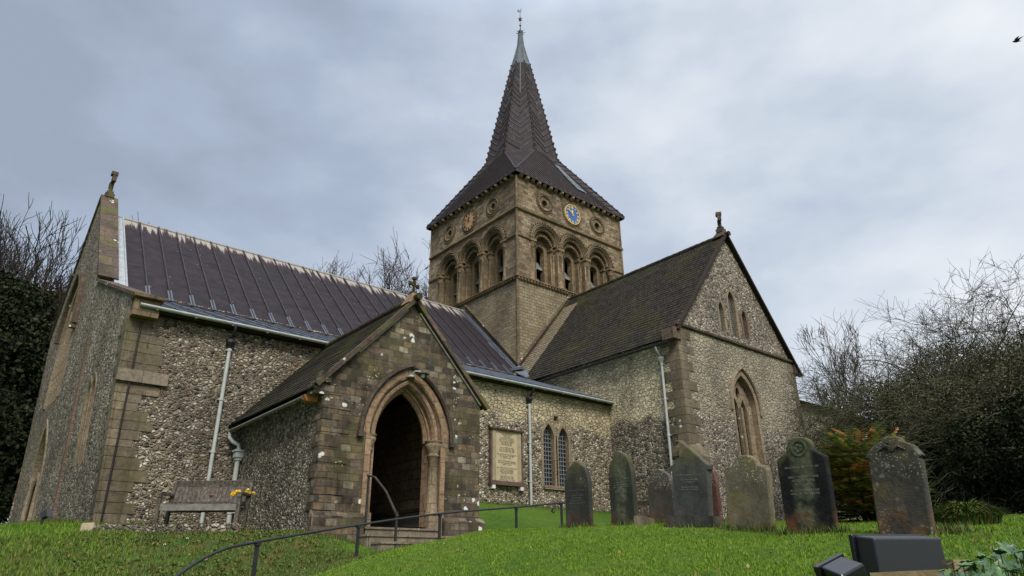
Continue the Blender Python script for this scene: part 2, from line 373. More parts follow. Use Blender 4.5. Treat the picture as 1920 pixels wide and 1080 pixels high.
m['blade'] = leaf_mat('blade', [(0, (.085,.165,.013)), (.45, (.12,.215,.016)), (.8, (.165,.255,.02)), (1, (.27,.30,.055))], .6, .08)
m['blade_rough'] = leaf_mat('blade_rough', [(0, (.04,.085,.012)), (.5, (.07,.135,.016)), (.72, (.11,.145,.022)), (.86, (.15,.115,.035)), (1, (.24,.13,.045))], .6, .3)
m['leaf_dry'] = leaf_mat('leaf_dry', [(0, (.10,.06,.03)), (.6, (.20,.14,.06)), (1, (.34,.28,.14))], .8, .1)
def ground_mat():
    M = Mat('grass_ground', .95, .15); co = M.co()
    n = M.noise(co, .55, 5, .6); n2 = M.noise(co, 9, 5, .7); n3 = M.noise(co, 60, 3, .7)
    c = M.ramp(n, [(.3, (.055,.115,.012)), (.55, (.085,.155,.016)), (.75, (.13,.16,.028))])
    c = M.mix(1, c, M.ramp(n2, [(.3, .6), (.7, 1.35)]), 'MULTIPLY'); c = M.mix(1, c, M.ramp(n3, [(.3, .5), (.7, 1.4)]), 'MULTIPLY')
    # the old flower bed below the bench: moss and bare brown earth
    x = M.axis(co, 0); y = M.axis(co, 1)
    bed = M.math('MULTIPLY', M.step(x, -14.6, -15.6), M.math('MULTIPLY', M.step(y, -14.6, -13.4), M.step(y, -8.6, -9.4)))
    br = M.ramp(M.noise(co, 2.6, 5, .7), [(.34, (.04,.075,.012)), (.5, (.075,.10,.02)), (.64, (.15,.10,.032)), (.78, (.045,.034,.02))])
    c = M.mix(M.math('MULTIPLY', bed, M.step(M.noise(co, 1.1, 4), .36, .5)), c, br)
    M.col(c); M.bump(M.math('ADD', n2, n3), .05, .8); return M.m
m['ground'] = ground_mat()
def grave_mat(name, base, moss=.0, lich=.6, lc=(.42,.42,.36), rough=.8, yellow=0, brown=0, spec=.3, strip=None):
    M = Mat(name, rough, spec); co = M.co()
    c = M.mix(1, base, M.ramp(M.noise(M.mapv(co, (1.6, 1.6, .8)), 3, 6, .65), [(.3, .5), (.7, 1.6)]), 'MULTIPLY')
    z = M.axis(co, 2)
    if moss:
        k = M.math('ADD', M.math('MULTIPLY', z, .45), M.noise(co, 3.2, 5, .65)); c = M.mix(M.math('MULTIPLY', M.step(k, .80, 1.05), moss), c, (.11,.105,.028))
    if strip:
        y = M.axis(co, 1); q = M.math('ABSOLUTE', M.math('ADD', y, M.math('MULTIPLY', M.math('SUBTRACT', M.noise(co, 5, 3), .5), .12)))
        f = M.math('MULTIPLY', M.step(q, strip, strip*.35), M.step(M.noise(co, 4, 5), .28, .55)); c = M.mix(f, c, M.ramp(M.noise(co, 12, 4), [(.3, (.045,.048,.025)), (.7, (.13,.135,.09))]))
    if yellow: c = M.mix(M.math('MULTIPLY', M.step(M.noise(co, 2.2, 5), .46, .6), yellow), c, (.17,.125,.03))
    if brown: c = M.mix(M.math('MULTIPLY', M.math('MULTIPLY', M.step(z, .42, .05), M.step(M.noise(co, 4, 5), .4, .6)), brown), c, (.15,.065,.025))
    c = M.lichen(M.mapv(co, (1,1,1), (5,2,8)), c, lich + .01, 8, tuple(q*.75 for q in lc), .42); c = M.lichen(co, c, lich, 16, lc, .3); c = M.lichen(M.mapv(co, (1,1,1), (3,9,4)), c, lich - .04, 34, lc, .3)
    M.col(c); M.bump(M.noise(co, 25, 5, .7), .012); return M.m
m['g_dark'] = grave_mat('g_dark', (.034,.033,.027), moss=.7, lich=.66, brown=.4)
m['g_dark_green'] = grave_mat('g_dark_green', (.032,.034,.024), moss=.5, lich=.66, brown=.3, strip=.16)
m['g_spotty'] = grave_mat('g_spotty', (.065,.055,.045), moss=.9, lich=.55, brown=.8)
m['g_slate'] = grave_mat('g_slate', (.055,.055,.052), moss=.8, lich=.70, brown=.3)
m['g_red'] = grave_mat('g_red', (.085,.036,.026), moss=.5, lich=.54, lc=(.3,.26,.2))
m['g_sand'] = grave_mat('g_sand', (.135,.115,.075), moss=.8, lich=.56, yellow=.75, lc=(.42,.40,.30))
m['g_black'] = grave_mat('g_black', (.010,.010,.011), moss=.9, lich=.78, brown=.8, strip=.17, rough=.75, spec=.15)
m['g_lichen'] = grave_mat('g_lichen', (.045,.04,.033), moss=.8, lich=.50, brown=.6, lc=(.19,.18,.14), yellow=.35)
m['g_letter'] = simple('g_letter', (.17,.17,.145), .8, .2, .5, 20)
m['g_groove'] = simple('g_groove', (.10,.10,.085), .9, .2, .4, 20)
m['granite'] = simple('granite', (.020,.021,.025), .38, .5, .35, 160)
m['granite_polish'] = simple('granite_polish', (.010,.010,.013), .22, .6, .4, 120)

# ------------------------------------------------------------------ ground height field (thin-plate spline through surveyed points)
CP = np.array([(-18.6,-7,-13.28),(-18.7,5,-12.75),(-18.7,10,-12.5),(-16,-7.2,-13.25),(-15.1,-7.4,-13.25),(-13,-9.3,-13.75),(-13,-7.4,-13.55),(-15.1,-11.6,-13.55),(-10.8,-11.5,-13.5),(-10.8,-7,-12.6),
 (-5,-6.4,-12.22),(-.8,-6.5,-12.27),(-.7,-10,-12.75),(8,-10,-12.55),(16,-9.5,-12.4),(-5,-11,-13.15),(-19.6,-12.6,-14.25),(-18.6,-14.6,-14.5),(-19,-9.2,-13.62),
 (-17.2,-10.4,-13.66),(-17.1,-14.0,-14.42),(-15.1,-13.3,-14.08),(-13.3,-12.9,-13.95),(-10.9,-12.9,-13.62),(-9.4,-12.8,-13.36),(-15.6,-14.95,-13.99),(-13.3,-14.6,-13.6),
 (-12.6,-15.2,-13.58),(-17,-17.5,-14.28),(-16.6,-20.3,-14.28),(-12.9,-16.3,-13.61),(-12.4,-18.3,-13.66),(-12.8,-19.5,-13.79),(-13.3,-20.6,-13.88),(-13.6,-21.7,-13.93),
 (-11.8,-16.6,-13.53),(-10.6,-16.5,-13.47),(-10.5,-17.5,-13.5),(-16.5,-22.8,-14.42),(-17.6,-23.2,-14.56),(-19,-20,-14.95),(-20.9,-24.5,-15.8),(-22,-18,-15.3),(-22.5,-12,-14.5),
 (-24,-6,-13.7),(-26,3,-12.9),(-9.9,-19.7,-13.58),(-5,-20,-13.35),(0,-22,-13.2),(6,-26,-13.2),(-12,-26,-14.0),(12,-16,-12.9),(-14.5,-24,-14.05),(25,-10,-12.6),(-16,-30,-15),(-28,-26,-16.4),
 (-34,-10,-14.2),(0,20,-12),(-20,25,-12),(20,15,-12),(30,-35,-13.5),(0,-45,-15),(-30,-40,-17)], float)
def _tps():
    P = CP[:, :2]; n = len(P); d = np.linalg.norm(P[:, None] - P[None], axis=2)
    K = np.where(d > 0, d*d*np.log(np.maximum(d, 1e-9)), 0) + np.eye(n)*.02
    A = np.zeros((n+3, n+3)); A[:n, :n] = K; A[:n, n] = 1; A[:n, n+1:] = P; A[n, :n] = 1; A[n+1:, :n] = P.T
    return np.linalg.solve(A, np.concatenate([CP[:, 2], np.zeros(3)]))
_W = _tps()
def ground_z(x, y):
    x = np.asarray(x, float); y = np.asarray(y, float); sh = x.shape; q = np.stack([x.ravel(), y.ravel()], 1)
    out = np.empty(len(q))
    for s in range(0, len(q), 20000):
        Q = q[s:s+20000]; d = np.linalg.norm(Q[:, None] - CP[None, :, :2], axis=2)
        out[s:s+20000] = np.where(d > 0, d*d*np.log(np.maximum(d, 1e-9)), 0) @ _W[:len(CP)] + _W[len(CP)] + Q @ _W[len(CP)+1:]
    r = np.hypot(q[:, 0] + 8, q[:, 1] + 8); t = np.clip((r - 36) / 25, 0, 1); t = t*t*(3-2*t)
    return (out*(1-t) + (-12.8)*t).reshape(sh)
def gz(x, y): return float(ground_z(np.array([x]), np.array([y]))[0])
def gbump(x, y):
    w = np.clip((16.5 - np.hypot(x + 15, y + 16))/1.0, 0, 1); return w*(np.sin(x*2.3 + np.sin(y*1.7)*1.3)*.012 + np.sin(y*3.1 + x*1.1)*.01)
def make_ground():
    ax = np.concatenate([-np.geomspace(400, 24, 22), np.arange(-23.5, 0, .16), np.geomspace(.5, 380, 40)]) 
    ay = np.concatenate([-np.geomspace(400, 28, 22), np.arange(-27.5, -4, .16), np.geomspace(4, 400, 30) - 7.8])
    X, Y = np.meshgrid(ax, ay); Z = ground_z(X, Y)
    rng = np.random.default_rng(3)
    near = (np.hypot(X + 15, Y + 16) < 16); Z = Z + gbump(X, Y) + near*rng.normal(0, .004, X.shape)
    bed = (X < -15) & (Y < -9) & (Y > -14.5); Z = Z + bed * rng.normal(0, .012, X.shape)
    V = np.stack([X, Y, Z], 2).reshape(-1, 3); nx = len(ax); ny = len(ay)
    i = (np.arange(ny-1)[:, None]*nx + np.arange(nx-1)[None]).ravel(); F = np.stack([i, i+1, i+nx+1, i+nx], 1)
    o = np_mesh('ground', V, F, [m['ground']]); o.data.polygons.foreach_set('use_smooth', [True]*len(F)); tag(o, kind='structure')
make_ground()

# ------------------------------------------------------------------ THE CHURCH
church = empty('church', (-5, 0, -12.8), 'flint parish church with square clock tower, tall dark spire, gabled porch and transept', 'church')
W = 8.5; XC, YC = 4.2, 4.25
FS = Fr((0,0,0), (1,0,0)); FW = Fr((0,0,0), (0,-1,0))
# ---- tower
def tower():
    mb = MB(); ZB, ZT = -7, 6.40
    cols = (2.1, 4.27, 6.42)
    cw = (-6.42, -4.25, -2.08)
    for fr, cs, lo, hi in ((FS, cols, 0, W), (FW, cw, -W, 0)):
        outer = [(lo, .02), (hi, .02), (hi, ZT), (lo, ZT)]
        holes = [arch(c, .88, .12, 2.62, .88) for c in cs]
        rr = [[(c + .20*math.cos(a), 5.13 + .20*math.sin(a)) for a in np.linspace(0, 2*PI, 17)[:-1]] for c in (cs[0], cs[2])]
        plate(mb, fr, outer, holes + rr, 0, 0, .28, 1)
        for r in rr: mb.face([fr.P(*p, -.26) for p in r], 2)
        plate(mb, fr, [(lo, ZB), (hi, ZB), (hi, -.02), (lo, -.02)], (), 0, 3)
        for c in cs:
            plate(mb, fr, arch(c, .90, .12, 2.62, .90), [arch(c, .60, .12, 2.45, .60)], -.28, 0, .26, 1)
            plate(mb, fr, arch(c, .62, .12, 2.45, .62), [arch(c, .30, .14, 2.25, .30)], -.54, 1, .30, 1)
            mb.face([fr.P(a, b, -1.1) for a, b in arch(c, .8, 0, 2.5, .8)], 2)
            # sloped sill
            mb.face([fr.P(c-.88, .13, 0), fr.P(c+.88, .13, 0), fr.P(c+.6, .3, -.5), fr.P(c-.6, .3, -.5)], 1)
    # plain far walls and top
    mb.face([(W,0,ZB), (W,W,ZB), (W,W,ZT), (W,0,ZT)], 0); mb.face([(W,W,ZB), (0,W,ZB), (0,W,ZT), (W,W,ZT)], 0)
    mb.face([(0,0,ZT), (W,0,ZT), (W,W,ZT), (0,W,ZT)], 0)
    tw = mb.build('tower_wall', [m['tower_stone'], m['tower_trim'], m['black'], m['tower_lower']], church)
    # string courses right round the tower
    def course(zc, prof, name, mat, bil=None):
        b = MB(); pr = prof
        rows = []
        for (w, v) in pr + [pr[0]]:
            rows.append([(-w, -w, zc+v), (W+w, -w, zc+v), (W+w, W+w, zc+v), (-w, W+w, zc+v)])
        b.grid(rows, 0, False, True)
        if bil:
            sp, wd, hh, off, ww = bil
            for fr, lo, hi in ((FS, 0, W), (FW, -W, 0)):
                k = lo
                while k < hi:
                    c = fr.P(k, zc + off, ww); b.box(c, (wd, wd, hh), 0, 0, Matrix.Rotation(.35, 3, 'Y') if hh > .08 else None); k += sp
        return b.build(name, mat, tw)
    course(4.15, [(0,-.12),(.09,-.06),(.12,.0),(.09,.06),(0,.12)], 'string_course', m['tower_trim'], (.17, .09, .13, 0, .08))
    course(0.0, [(0,-.14),(.06,-.14),(.08,-.04),(.17,.0),(.17,.05),(0,.13)], 'string_course', m['tower_trim'], (.22, .10, .07, -.08, .10))
    # impost band, broken by the windows
    b = MB(); sec = [(-.07,0),(-.04,.08),(.05,.10),(.07,0)]
    for fr, cs, lo, hi in ((FS, cols, 0, W), (FW, cw, -W, 0)):
        e = [lo - .0] + [x for c in cs for x in (c-.9, c+.9)] + [hi + .0]
        for k in range(0, len(e), 2):
            if e[k+1] - e[k] > .1: b = MB(); sweep(b, fr, [(e[k], 2.5), (e[k+1], 2.5)], sec); b.build('impost_band', m['tower_trim'], tw)
    # corner rolls
    for p in ((0,0), (W,0), (0,W)):
        b = MB(); b.tube([(p[0], p[1], -7), (p[0], p[1], 6.2)], .075, 8); b.build('corner_roll', m['tower_trim'], tw)
    # arches, shafts, louvres, roundels
    first = {}
    def inst(key, fn, fr, c):
        """one mesh per kind and wall, copied along"""
        k = (key, fr is FS)
        if k not in first:
            o = fn(fr, c); first[k] = (o, c); return o
        o0, c0 = first[k]; o = o0.copy(); COL.objects.link(o); o.parent = tw; o.location = Vector(o0.location) + fr.u*(c - c0); return o
    def f_arch(fr, c):
        b = MB()
        sweep(b, fr, arch(c, .93, 2.62, 2.62, .93, 12), [(0,0),(0,.05),(.05,.09),(.10,.05),(.10,.03),(.15,.09),(.21,.03),(.21,0)], 0)
        for k in range(19):       # billets round the hood
            a = PI*(k+.5)/19; b.box(fr.P(c - 1.20*math.cos(a), 2.62 + 1.20*math.sin(a), .03), (.08,.08,.10))
        sweep(b, fr, arch(c, .80, 2.62, 2.62, .80, 12), [(-.06,-.2),(-.06,-.08),(0,-.03),(.08,-.06),(.09,-.2)], 0)
        # zigzag of the inner order
        n = 26; pts = []
        for k in range(n+1):
            a = PI*k/n; r = .60 if k % 2 else .70; pts.append((c - r*math.cos(a), 2.45 + r*math.sin(a)))
        sweep(b, fr, pts, [(-.03,-.27),(-.02,-.17),(.03,-.17),(.05,-.27)], 0)
        sweep(b, fr, arch(c, .30, .16, 2.25, .30, 9), [(0,-.53),(0,-.49),(.05,-.47),(.08,-.53)], 0)
        return b.build('belfry_arch', m['tower_trim'], tw)
    def f_thin(fr, c):
        b = MB(); p = fr.P(c, 0, -.34)
        b.lathe(p, [(.13,.22),(.13,.32),(.10,.36),(.12,.40),(.085,.44),(.085,2.08),(.11,2.10),(.085,2.13),(.15,2.32),(.15,2.36)], 10)
        b.box(fr.P(c, 2.42, -.34), (.34,.34,.12)); return b.build('thin_shaft', m['tower_trim'], tw)
    def f_thick(fr, c):
        b = MB(); p = fr.P(c, 0, -.10)
        b.lathe(p, [(.2,.12),(.2,.24),(.17,.28),(.18,.34),(.145,.40),(.145,2.08),(.18,2.11),(.15,2.14),(.21,2.34),(.21,2.40)], 12)
        b.box(fr.P(c, 2.47, -.10), (.46,.46,.14)); return b.build('thick_shaft', m['tower_trim'], tw)
    def f_louvre(fr, c):
        b = MB()
        for z0 in (.22, 1.2):
            p = [fr.P(c-.3, z0, -.62), fr.P(c+.3, z0, -.62), fr.P(c+.3, z0+.62, -1.05), fr.P(c-.3, z0+.62, -1.05)]
            b.prism(p, fr.n*.0 + Vector((0,0,.035)))
        for k in range(4): x = c - .24 + .16*k; b.beam(fr.P(x, .23, -.60), fr.P(x, .87, -1.03), .02, .05, m=0); b.beam(fr.P(x, 1.21, -.60), fr.P(x, 1.85, -1.03), .02, .05, m=0)
        return b.build('louvre', m['louvre'], tw)
    def f_round(fr, c):
        b = MB(); zc = 5.13; ci = lambda r: [(c + r*math.cos(a), zc + r*math.sin(a)) for a in np.linspace(2*PI, 0, 33)[:-1]]
        sweep(b, fr, ci(.44), [(0,.0),(0,.05),(.04,.08),(.08,.05),(.08,.0)], 0, True)
        sweep(b, fr, ci(.20), [(0,-.05),(0,.025),(.05,.03),(.06,.0)], 0, True)
        for k in range(30):
            a = 2*PI*k/30; b.box(fr.P(c + .60*math.cos(a), zc + .60*math.sin(a), .02), (.07,.07,.07))
        return b.build('roundel', m['tower_trim'], tw)
    for fr, cs in ((FS, cols), (FW, cw)):
        for c in cs:
            inst('arch', f_arch, fr, c); inst('louvre', f_louvre, fr, c)
            for s in (-1, 1): inst('thin', f_thin, fr, c + s*.72)
        for c in (cs[0]-1.02, (cs[0]+cs[1])/2, (cs[1]+cs[2])/2, cs[2]+1.0): inst('thick', f_thick, fr, c)
        inst('round', f_round, fr, cs[0]); inst('round', f_round, fr, cs[2])
    # corbels below the eaves (heads and blocks)
    for fr, lo in ((FS, 0), (FW, -W)):
        b = [MB(), MB()]
        b[0].prism([fr.P(-.11, 6.42, 0), fr.P(-.11, 6.42, .24), fr.P(-.11, 6.30, .24), fr.P(-.11, 6.16, .12), fr.P(-.11, 6.12, 0)], fr.u*.22)
        b[1].prism([fr.P(-.10, 6.42, 0), fr.P(-.10, 6.42, .23), fr.P(-.10, 6.24, .25), fr.P(-.10, 6.12, .20), fr.P(-.10, 6.06, .06), fr.P(-.10, 6.10, 0)], fr.u*.2)
        b[1].box(fr.P(0, 6.2, .22), (.12,.12,.1))
        os = [x.build('corbel', m['tower_trim'], tw) for x in b]
        n = 19
        for k in range(n):
            u = lo + .25 + k*(W-.5)/(n-1)
            o = os[k] if k < 2 else os[k % 2].copy()
            if k >= 2: COL.objects.link(o); o.parent = tw
            o.location = Vector(os[0].location if k == 0 else base_loc) + fr.u*u
            if k == 0: base_loc = Vector(o.location) - fr.u*u
    return tw
tw = tower()

# ---- clocks
def clock(fr, c, zc, face, num, hand, rimm, name):
    b = MB(); R = .60
    ci = lambda r, n=40: [(c + r*math.cos(a), zc + r*math.sin(a)) for a in np.linspace(0, 2*PI, n+1)[:-1]]
    f = ci(R); b.prism([fr.P(x, z, .02) for x, z in f], fr.n*.05)
    ck = b.build('clock', face, church); ck['label'] = name
    r = MB(); sweep(r, fr, ci(R)[::-1], [(0,.0),(0,.10),(.035,.10),(.035,.0)], 0, True); r.build('rim', rimm, ck)
    s = MB()
    for k in range(30):
        a = 2*PI*k/30; s.box(fr.P(c + .72*math.cos(a), zc + .72*math.sin(a), .02), (.07,.07,.07))
    sweep(s, fr, ci(.635)[::-1], [(0,0),(0,.06),(.04,.06),(.05,0)], 0, True)
    s.build('clock_surround', m['tower_trim'], ck)
    nm = MB(); rom = ['XII','I','II','III','IIII','V','VI','VII','VIII','IX','X','XI']
    def stroke(x0, y0, x1, y1, w):
        d = Vector((x1-x0, y1-y0)); L = d.length; d /= L; n = Vector((-d.y, d.x))*w/2
        q = [(x0+n.x, y0+n.y), (x0-n.x, y0-n.y), (x1-n.x, y1-n.y), (x1+n.x, y1+n.y)]
        nm.prism([fr.P(c + a, zc + bb, .072) for a, bb in q], fr.n*.012)
    for k, t in enumerate(rom):
        a = PI/2 - 2*PI*k/12; er = Vector((math.cos(a), math.sin(a))); et = Vector((math.sin(a), -math.cos(a)))
        wd = {'I': .042, 'V': .085, 'X': .085}; tot = sum(wd[ch] for ch in t); u = -tot/2
        for ch in t:
            w = wd[ch]; mid = u + w/2; p = lambda uu, rr: er*rr + et*uu; r0, r1 = .40, .555
            if ch == 'I': A, B = p(mid, r0), p(mid, r1); stroke(A.x, A.y, B.x, B.y, .026)
            if ch == 'V':
                for s1 in (-1, 1): A, B = p(mid, r0), p(mid + s1*.03, r1); stroke(A.x, A.y, B.x, B.y, .024)
            if ch == 'X':
                for s1 in (-1, 1): A, B = p(mid - s1*.03, r0), p(mid + s1*.03, r1); stroke(A.x, A.y, B.x, B.y, .024)
            u += w
    nm.build('numerals', num, ck)
    for ang, L, w, nme in ((PI/2 + 2*PI*.15, .50, .035, 'minute_hand'), (PI/2 + 2*PI*.013, .30, .06, 'hour_hand')):
        h = MB(); d = Vector((math.cos(ang), math.sin(ang))); n = Vector((-d.y, d.x))
        poly = [d*-.09 + n*w*.5, d*L*.55 + n*w*.6, d*L*.72 + n*w*(1.6 if L < .4 else .8), d*L, d*L*.72 - n*w*(1.6 if L < .4 else .8), d*L*.55 - n*w*.6, d*-.09 - n*w*.5]
        h.prism([fr.P(c + q.x, zc + q.y, .09 if L < .4 else .11) for q in poly[::-1]], fr.n*.014); h.build(nme, hand, ck)
    return ck
clock(FS, 4.27, 5.14, m['blue'], m['gold'], m['gold'], m['gold'], 'blue clock face with gold numerals')
clock(FW, -4.33, 5.10, m['copper'], m['bronze_dark'], m['bronze_dark'], m['bronze_dark'], 'copper brown clock face with dark numerals')

# ---- spire
def spire():
    mb = MB(); o = .27; ze = 6.42; k = 10.3; a = 2.35; zt = 18.9; at = .66; T = math.tan(PI/8)
    def octo(r, z): return [Vector((XC + x*r, YC + y*r, z)) for x, y in ((-1,-T),(-T,-1),(T,-1),(1,-T),(1,T),(T,1),(-T,1),(-1,T))]
    E = [Vector((-o,-o,ze)), Vector((W+o,-o,ze)), Vector((W+o,W+o,ze)), Vector((-o,W+o,ze))]
    K = octo(a, k)
    # eaves board
    lo = [p - Vector((0,0,.13)) for p in E]
    for i in range(4): mb.face([lo[i], lo[(i+1)%4], E[(i+1)%4], E[i]], 0)
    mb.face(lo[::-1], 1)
    # flared skirt, slightly concave: corner triangles and four broad faces
    tri = [(E[0], K[0], K[1]), (E[1], K[2], K[3]), (E[2], K[4], K[5]), (E[3], K[6], K[7])]
    card = [(E[0], E[1], K[2], K[1]), (E[1], E[2], K[4], K[3]), (E[2], E[3], K[6], K[5]), (E[3], E[0], K[0], K[7])]
    for t in tri: mb.face([t[0], t[2], t[1]], 0)
    for c in card: mb.face(c, 0)
    # octagonal spire
    U = octo(at, zt)
    for i in range(8): mb.face([K[i], K[(i+1)%8], U[(i+1)%8], U[i]], 0)
    def roll(p, q, r=.028, mt=0): mb.tube([p, q], r*1.15, 6, 3 if mt == 0 else mt, caps=False)
    rng = random.Random(5)
    # rolls on the broad faces: the near two thirds slope down away from the middle corner, the rest lies across the hip
    def skirt(c, near):           # c = (e0,e1,k1,k0); near = the end whose corner faces the viewer
        e0, e1, k1, k0 = c
        n = (e1-e0).cross(k0-e0).normalized(); off = n*.015
        if near: A, B, KA, KB = e0, e1, k0, k1
        else: A, B, KA, KB = e1, e0, k1, k0
        # rolls parallel to the far hip B-KB, starting on the near hip A-KA, the top edge or the eave
        d = (B - KB).normalized()
        e = (B - A).normalized(); up = (KA - A) - e*(KA-A).dot(e); H = up.length; up.normalize()
        LA = (B-A).length
        def P2(x, y): return A + e*x + up*y
        ka = ((KA-A).dot(e), H); kb = ((KB-A).dot(e), H); dx = (LA - kb[0])/H      # x shift per unit down along far hip
        split = .66
        x0 = .0
        cnt = 19
        for i in range(1, cnt):
            t = i/cnt
            # start on the near hip, going down parallel to far hip
            sx, sy = ka[0]*t, H*t
            ex = sx + dx*sy
            roll(P2(sx, sy) + off, P2(ex, 0) + off)
        for i in range(0, 4):
            t = i/4; sx = ka[0] + (kb[0]-ka[0])*t*.5; ex = sx + dx*H
            if t < .9: roll(P2(sx, H) + off, P2(ex, 0) + off)
        # panels across the far hip
        x1 = ka[0] + (kb[0]-ka[0])*.45
        for i in range(13):
            t = (i+.5)/13; bx, by = kb[0] + dx*H*t, H*(1-t)
            lx, ly = x1 + dx*(H - by) , by
            # perpendicular to the hip
            L = min(bx - lx, 9); q = (bx - L*.9, by - L*.9*dx*.55)
            if q[1] < 0: f = by/(by - q[1]); q = (bx + (q[0]-bx)*f, 0)
            roll(P2(bx, by) + off, P2(*q) + off, .022)
            mb.box(P2(bx, by), (.16,.16,.08), rng.random(), 0)
    skirt(card[0], True); skirt(card[3], False)
    skirt(card[1], True); skirt(card[2], True)
    for t in tri:
        for i in range(1, 15):
            f = i/15; roll(t[0].lerp(t[1], f), t[0].lerp(t[2], f), .03, 0)
        for q in (t[1], t[2]): roll(t[0], q, .05, 0)
        n = (t[2]-t[0]).cross(t[1]-t[0]).normalized()
    # herringbone sheets up the eight faces
    for i in range(8):
        b0, b1, t0, t1 = K[i], K[(i+1)%8], U[i], U[(i+1)%8]
        n = (b1-b0).cross(t0-b0).normalized()*.012
        S = 18
        for s in range(S+3):
            f = s/S + rng.uniform(-.008,.008)*(0 < s < S); f2 = f - .09
            for (p0, p1) in ((b0, t0), (b1, t1)):
                hi_, lo_ = f, f2
                if not (0 <= lo_ < 1): continue
                mid_b, mid_t = (b0+b1)/2, (t0+t1)/2
                edge = p0.lerp(p1, min(hi_, 1)); mid = mid_b.lerp(mid_t, max(lo_, 0))
                pale = 1 if (rng.random() < .16 or (i == 0 and 2 < s < 9)) else 0
                if hi_ <= 1.0: roll(edge + n, mid + n, .024 if not pale else .020, 2 if pale else 0)
                if rng.random() < .5: roll(edge.lerp(mid, .5) + n, edge.lerp(mid, .5) + n - (edge - p0.lerp(p1, max(hi_-.04, 0)))*1.0, .014, 2 if rng.random() < .15 else 0)
            if f <= 1:
                p = b0.lerp(t0, f); d = (p - Vector((XC, YC, p.z))).normalized()
                mb.box(p + d*.01, (.13*(1.2-f*.5), .13*(1.2-f*.5), .16), math.atan2(d.y, d.x), 0, Matrix.Rotation(.35, 3, 'Y'))
        roll(b0, t0, .035)
    for i in (0, 1): roll((K[0]+K[1])/2 + Vector((0,0,6.2)) * 0 , (K[0]+K[1])/2, .01)
    mid0 = ((K[0]+K[1])/2).lerp((U[0]+U[1])/2, .62); mid1 = (U[0]+U[1])/2; roll(mid0, mid1, .045, 2)
    # repaired pale sheets on the south skirt
    e0, e1, k1, k0 = card[0]; n = (e1-e0).cross(k0-e0).normalized()*.06
    def on(u, v): return (e0.lerp(e1, u)).lerp(k0.lerp(k1, u), v)
    for j, (u, v) in enumerate(((.60,.66),(.62,.57),(.635,.48),(.65,.39),(.665,.30),(.68,.21))):
        mb.prism([on(u-.075, v) + n, on(u+.035, v) + n, on(u+.025, v+.085) + n, on(u-.085, v+.085) + n], n*.3, 2)
    sp = mb.build('spire', [m['lead_spire'], m['black'], m['lead_pale'], m['lead_roll']], church)
    # pale lead cap
    b = MB(); prof = [(.68, 18.85), (.60, 19.25), (.56, 19.25), (.44, 19.9), (.40, 19.9), (.29, 20.5), (.24, 20.9), (.18, 21.5), (.14, 22.15), (.02, 22.2)]
    rows = [octo(r, z) for r, z in prof]; b.grid(rows, 0, False, True)
    for i in range(8): b.tube([rows[0][i], rows[3][i], rows[6][i], rows[8][i]], [.035, .03, .022, .016], 5)
    b.build('lead_cap', m['lead_pale'], sp)
    # weathervane
    v = MB(); c = Vector((XC, YC, 0))
    v.lathe(c, [(.15,22.05),(.17,22.15),(.16,22.3),(.10,22.42),(.04,22.5),(.035,22.8),(.085,22.88),(.035,22.96),(.03,23.1)], 10)
    for j in range(8):
        a = 2*PI*j/8; v.tube([c + Vector((.12*math.cos(a), .12*math.sin(a), 22.12)), c + Vector((.38*math.cos(a), .38*math.sin(a), 22.20))], [.045, .006], 5)
    v.tube([c + Vector((0,0,23)), c + Vector((0,0,24.2))], .022, 6)
    for j in range(8):
        a = 2*PI*j/8; v.tube([c + Vector((.03*math.cos(a), .03*math.sin(a), 23.48)), c + Vector((.19*math.cos(a), .19*math.sin(a), 23.48 + (.1 if j % 2 else -.1)))], [.05, .006], 5)
    v.lathe(c + Vector((0,0,23.48)), [(.02,-.2),(.09,-.08),(.09,.08),(.02,.2)], 8)
    wv = v.build('weathervane', m['iron'], church)
    k_ = MB(); rt = Vector((.77,-.64,0)); out = [(-.26,.13),(-.24,.27),(-.15,.32),(-.07,.24),(-.02,.17),(.05,.22),(.07,.40),(.10,.46),(.14,.42),(.13,.36),(.12,.24),(.10,.10),(.03,.02),(-.04,.02),(-.12,.08),(-.19,.02)]
    k_.prism([c + rt*x*.8 + Vector((0,0,24.12 + z*.95)) for x, z in out], rt.cross(Vector((0,0,1)))*.03); k_.build('cockerel', m['iron'], wv)
spire()

# ---- nave and aisle walls
def wx(p):   # the west front is a little skew and battered
    p = Vector(p); p.x += -18.15 - .028*(p.y + 6.25) + .048*max(0, -8 - p.z); return p
FWF = Fr((0,0,0), (0,-1,0), wx)
FA = Fr((0,-6.2,0), (1,0,0))
def window_bars(b, fr, cx, hw, z0, zs, h, w, nx, dz, m_=0, r=.011, diag=False):
    ol = arch(cx, hw, z0, zs, h)
    def top(u):   # height of the outline at offset u
        t = abs(u - cx)
        if h <= hw: return zs + math.sqrt(max(0, hw*hw - t*t))
        R = (hw*hw + h*h)/(2*hw); return zs + math.sqrt(max(0, R*R - (t + R - hw)**2))
    for k in range(1, nx):
        u = cx - hw + 2*hw*k/nx; b.beam(fr.P(u, z0, w), fr.P(u, top(u), w), r*2, r*2, up=fr.n, m=m_)
    z = z0 + dz
    while z < zs + h - .05:
        hh = hw
        if z > zs:
            if h <= hw: hh = math.sqrt(max(0, hw*hw - (z-zs)**2))
            else: R = (hw*hw + h*h)/(2*hw); hh = math.sqrt(max(0, R*R - (z-zs)**2)) - (R - hw)
        if hh > .04: b.beam(fr.P(cx-hh, z, w), fr.P(cx+hh, z, w), r*2.6, r*2.6, m=m_)
        z += dz
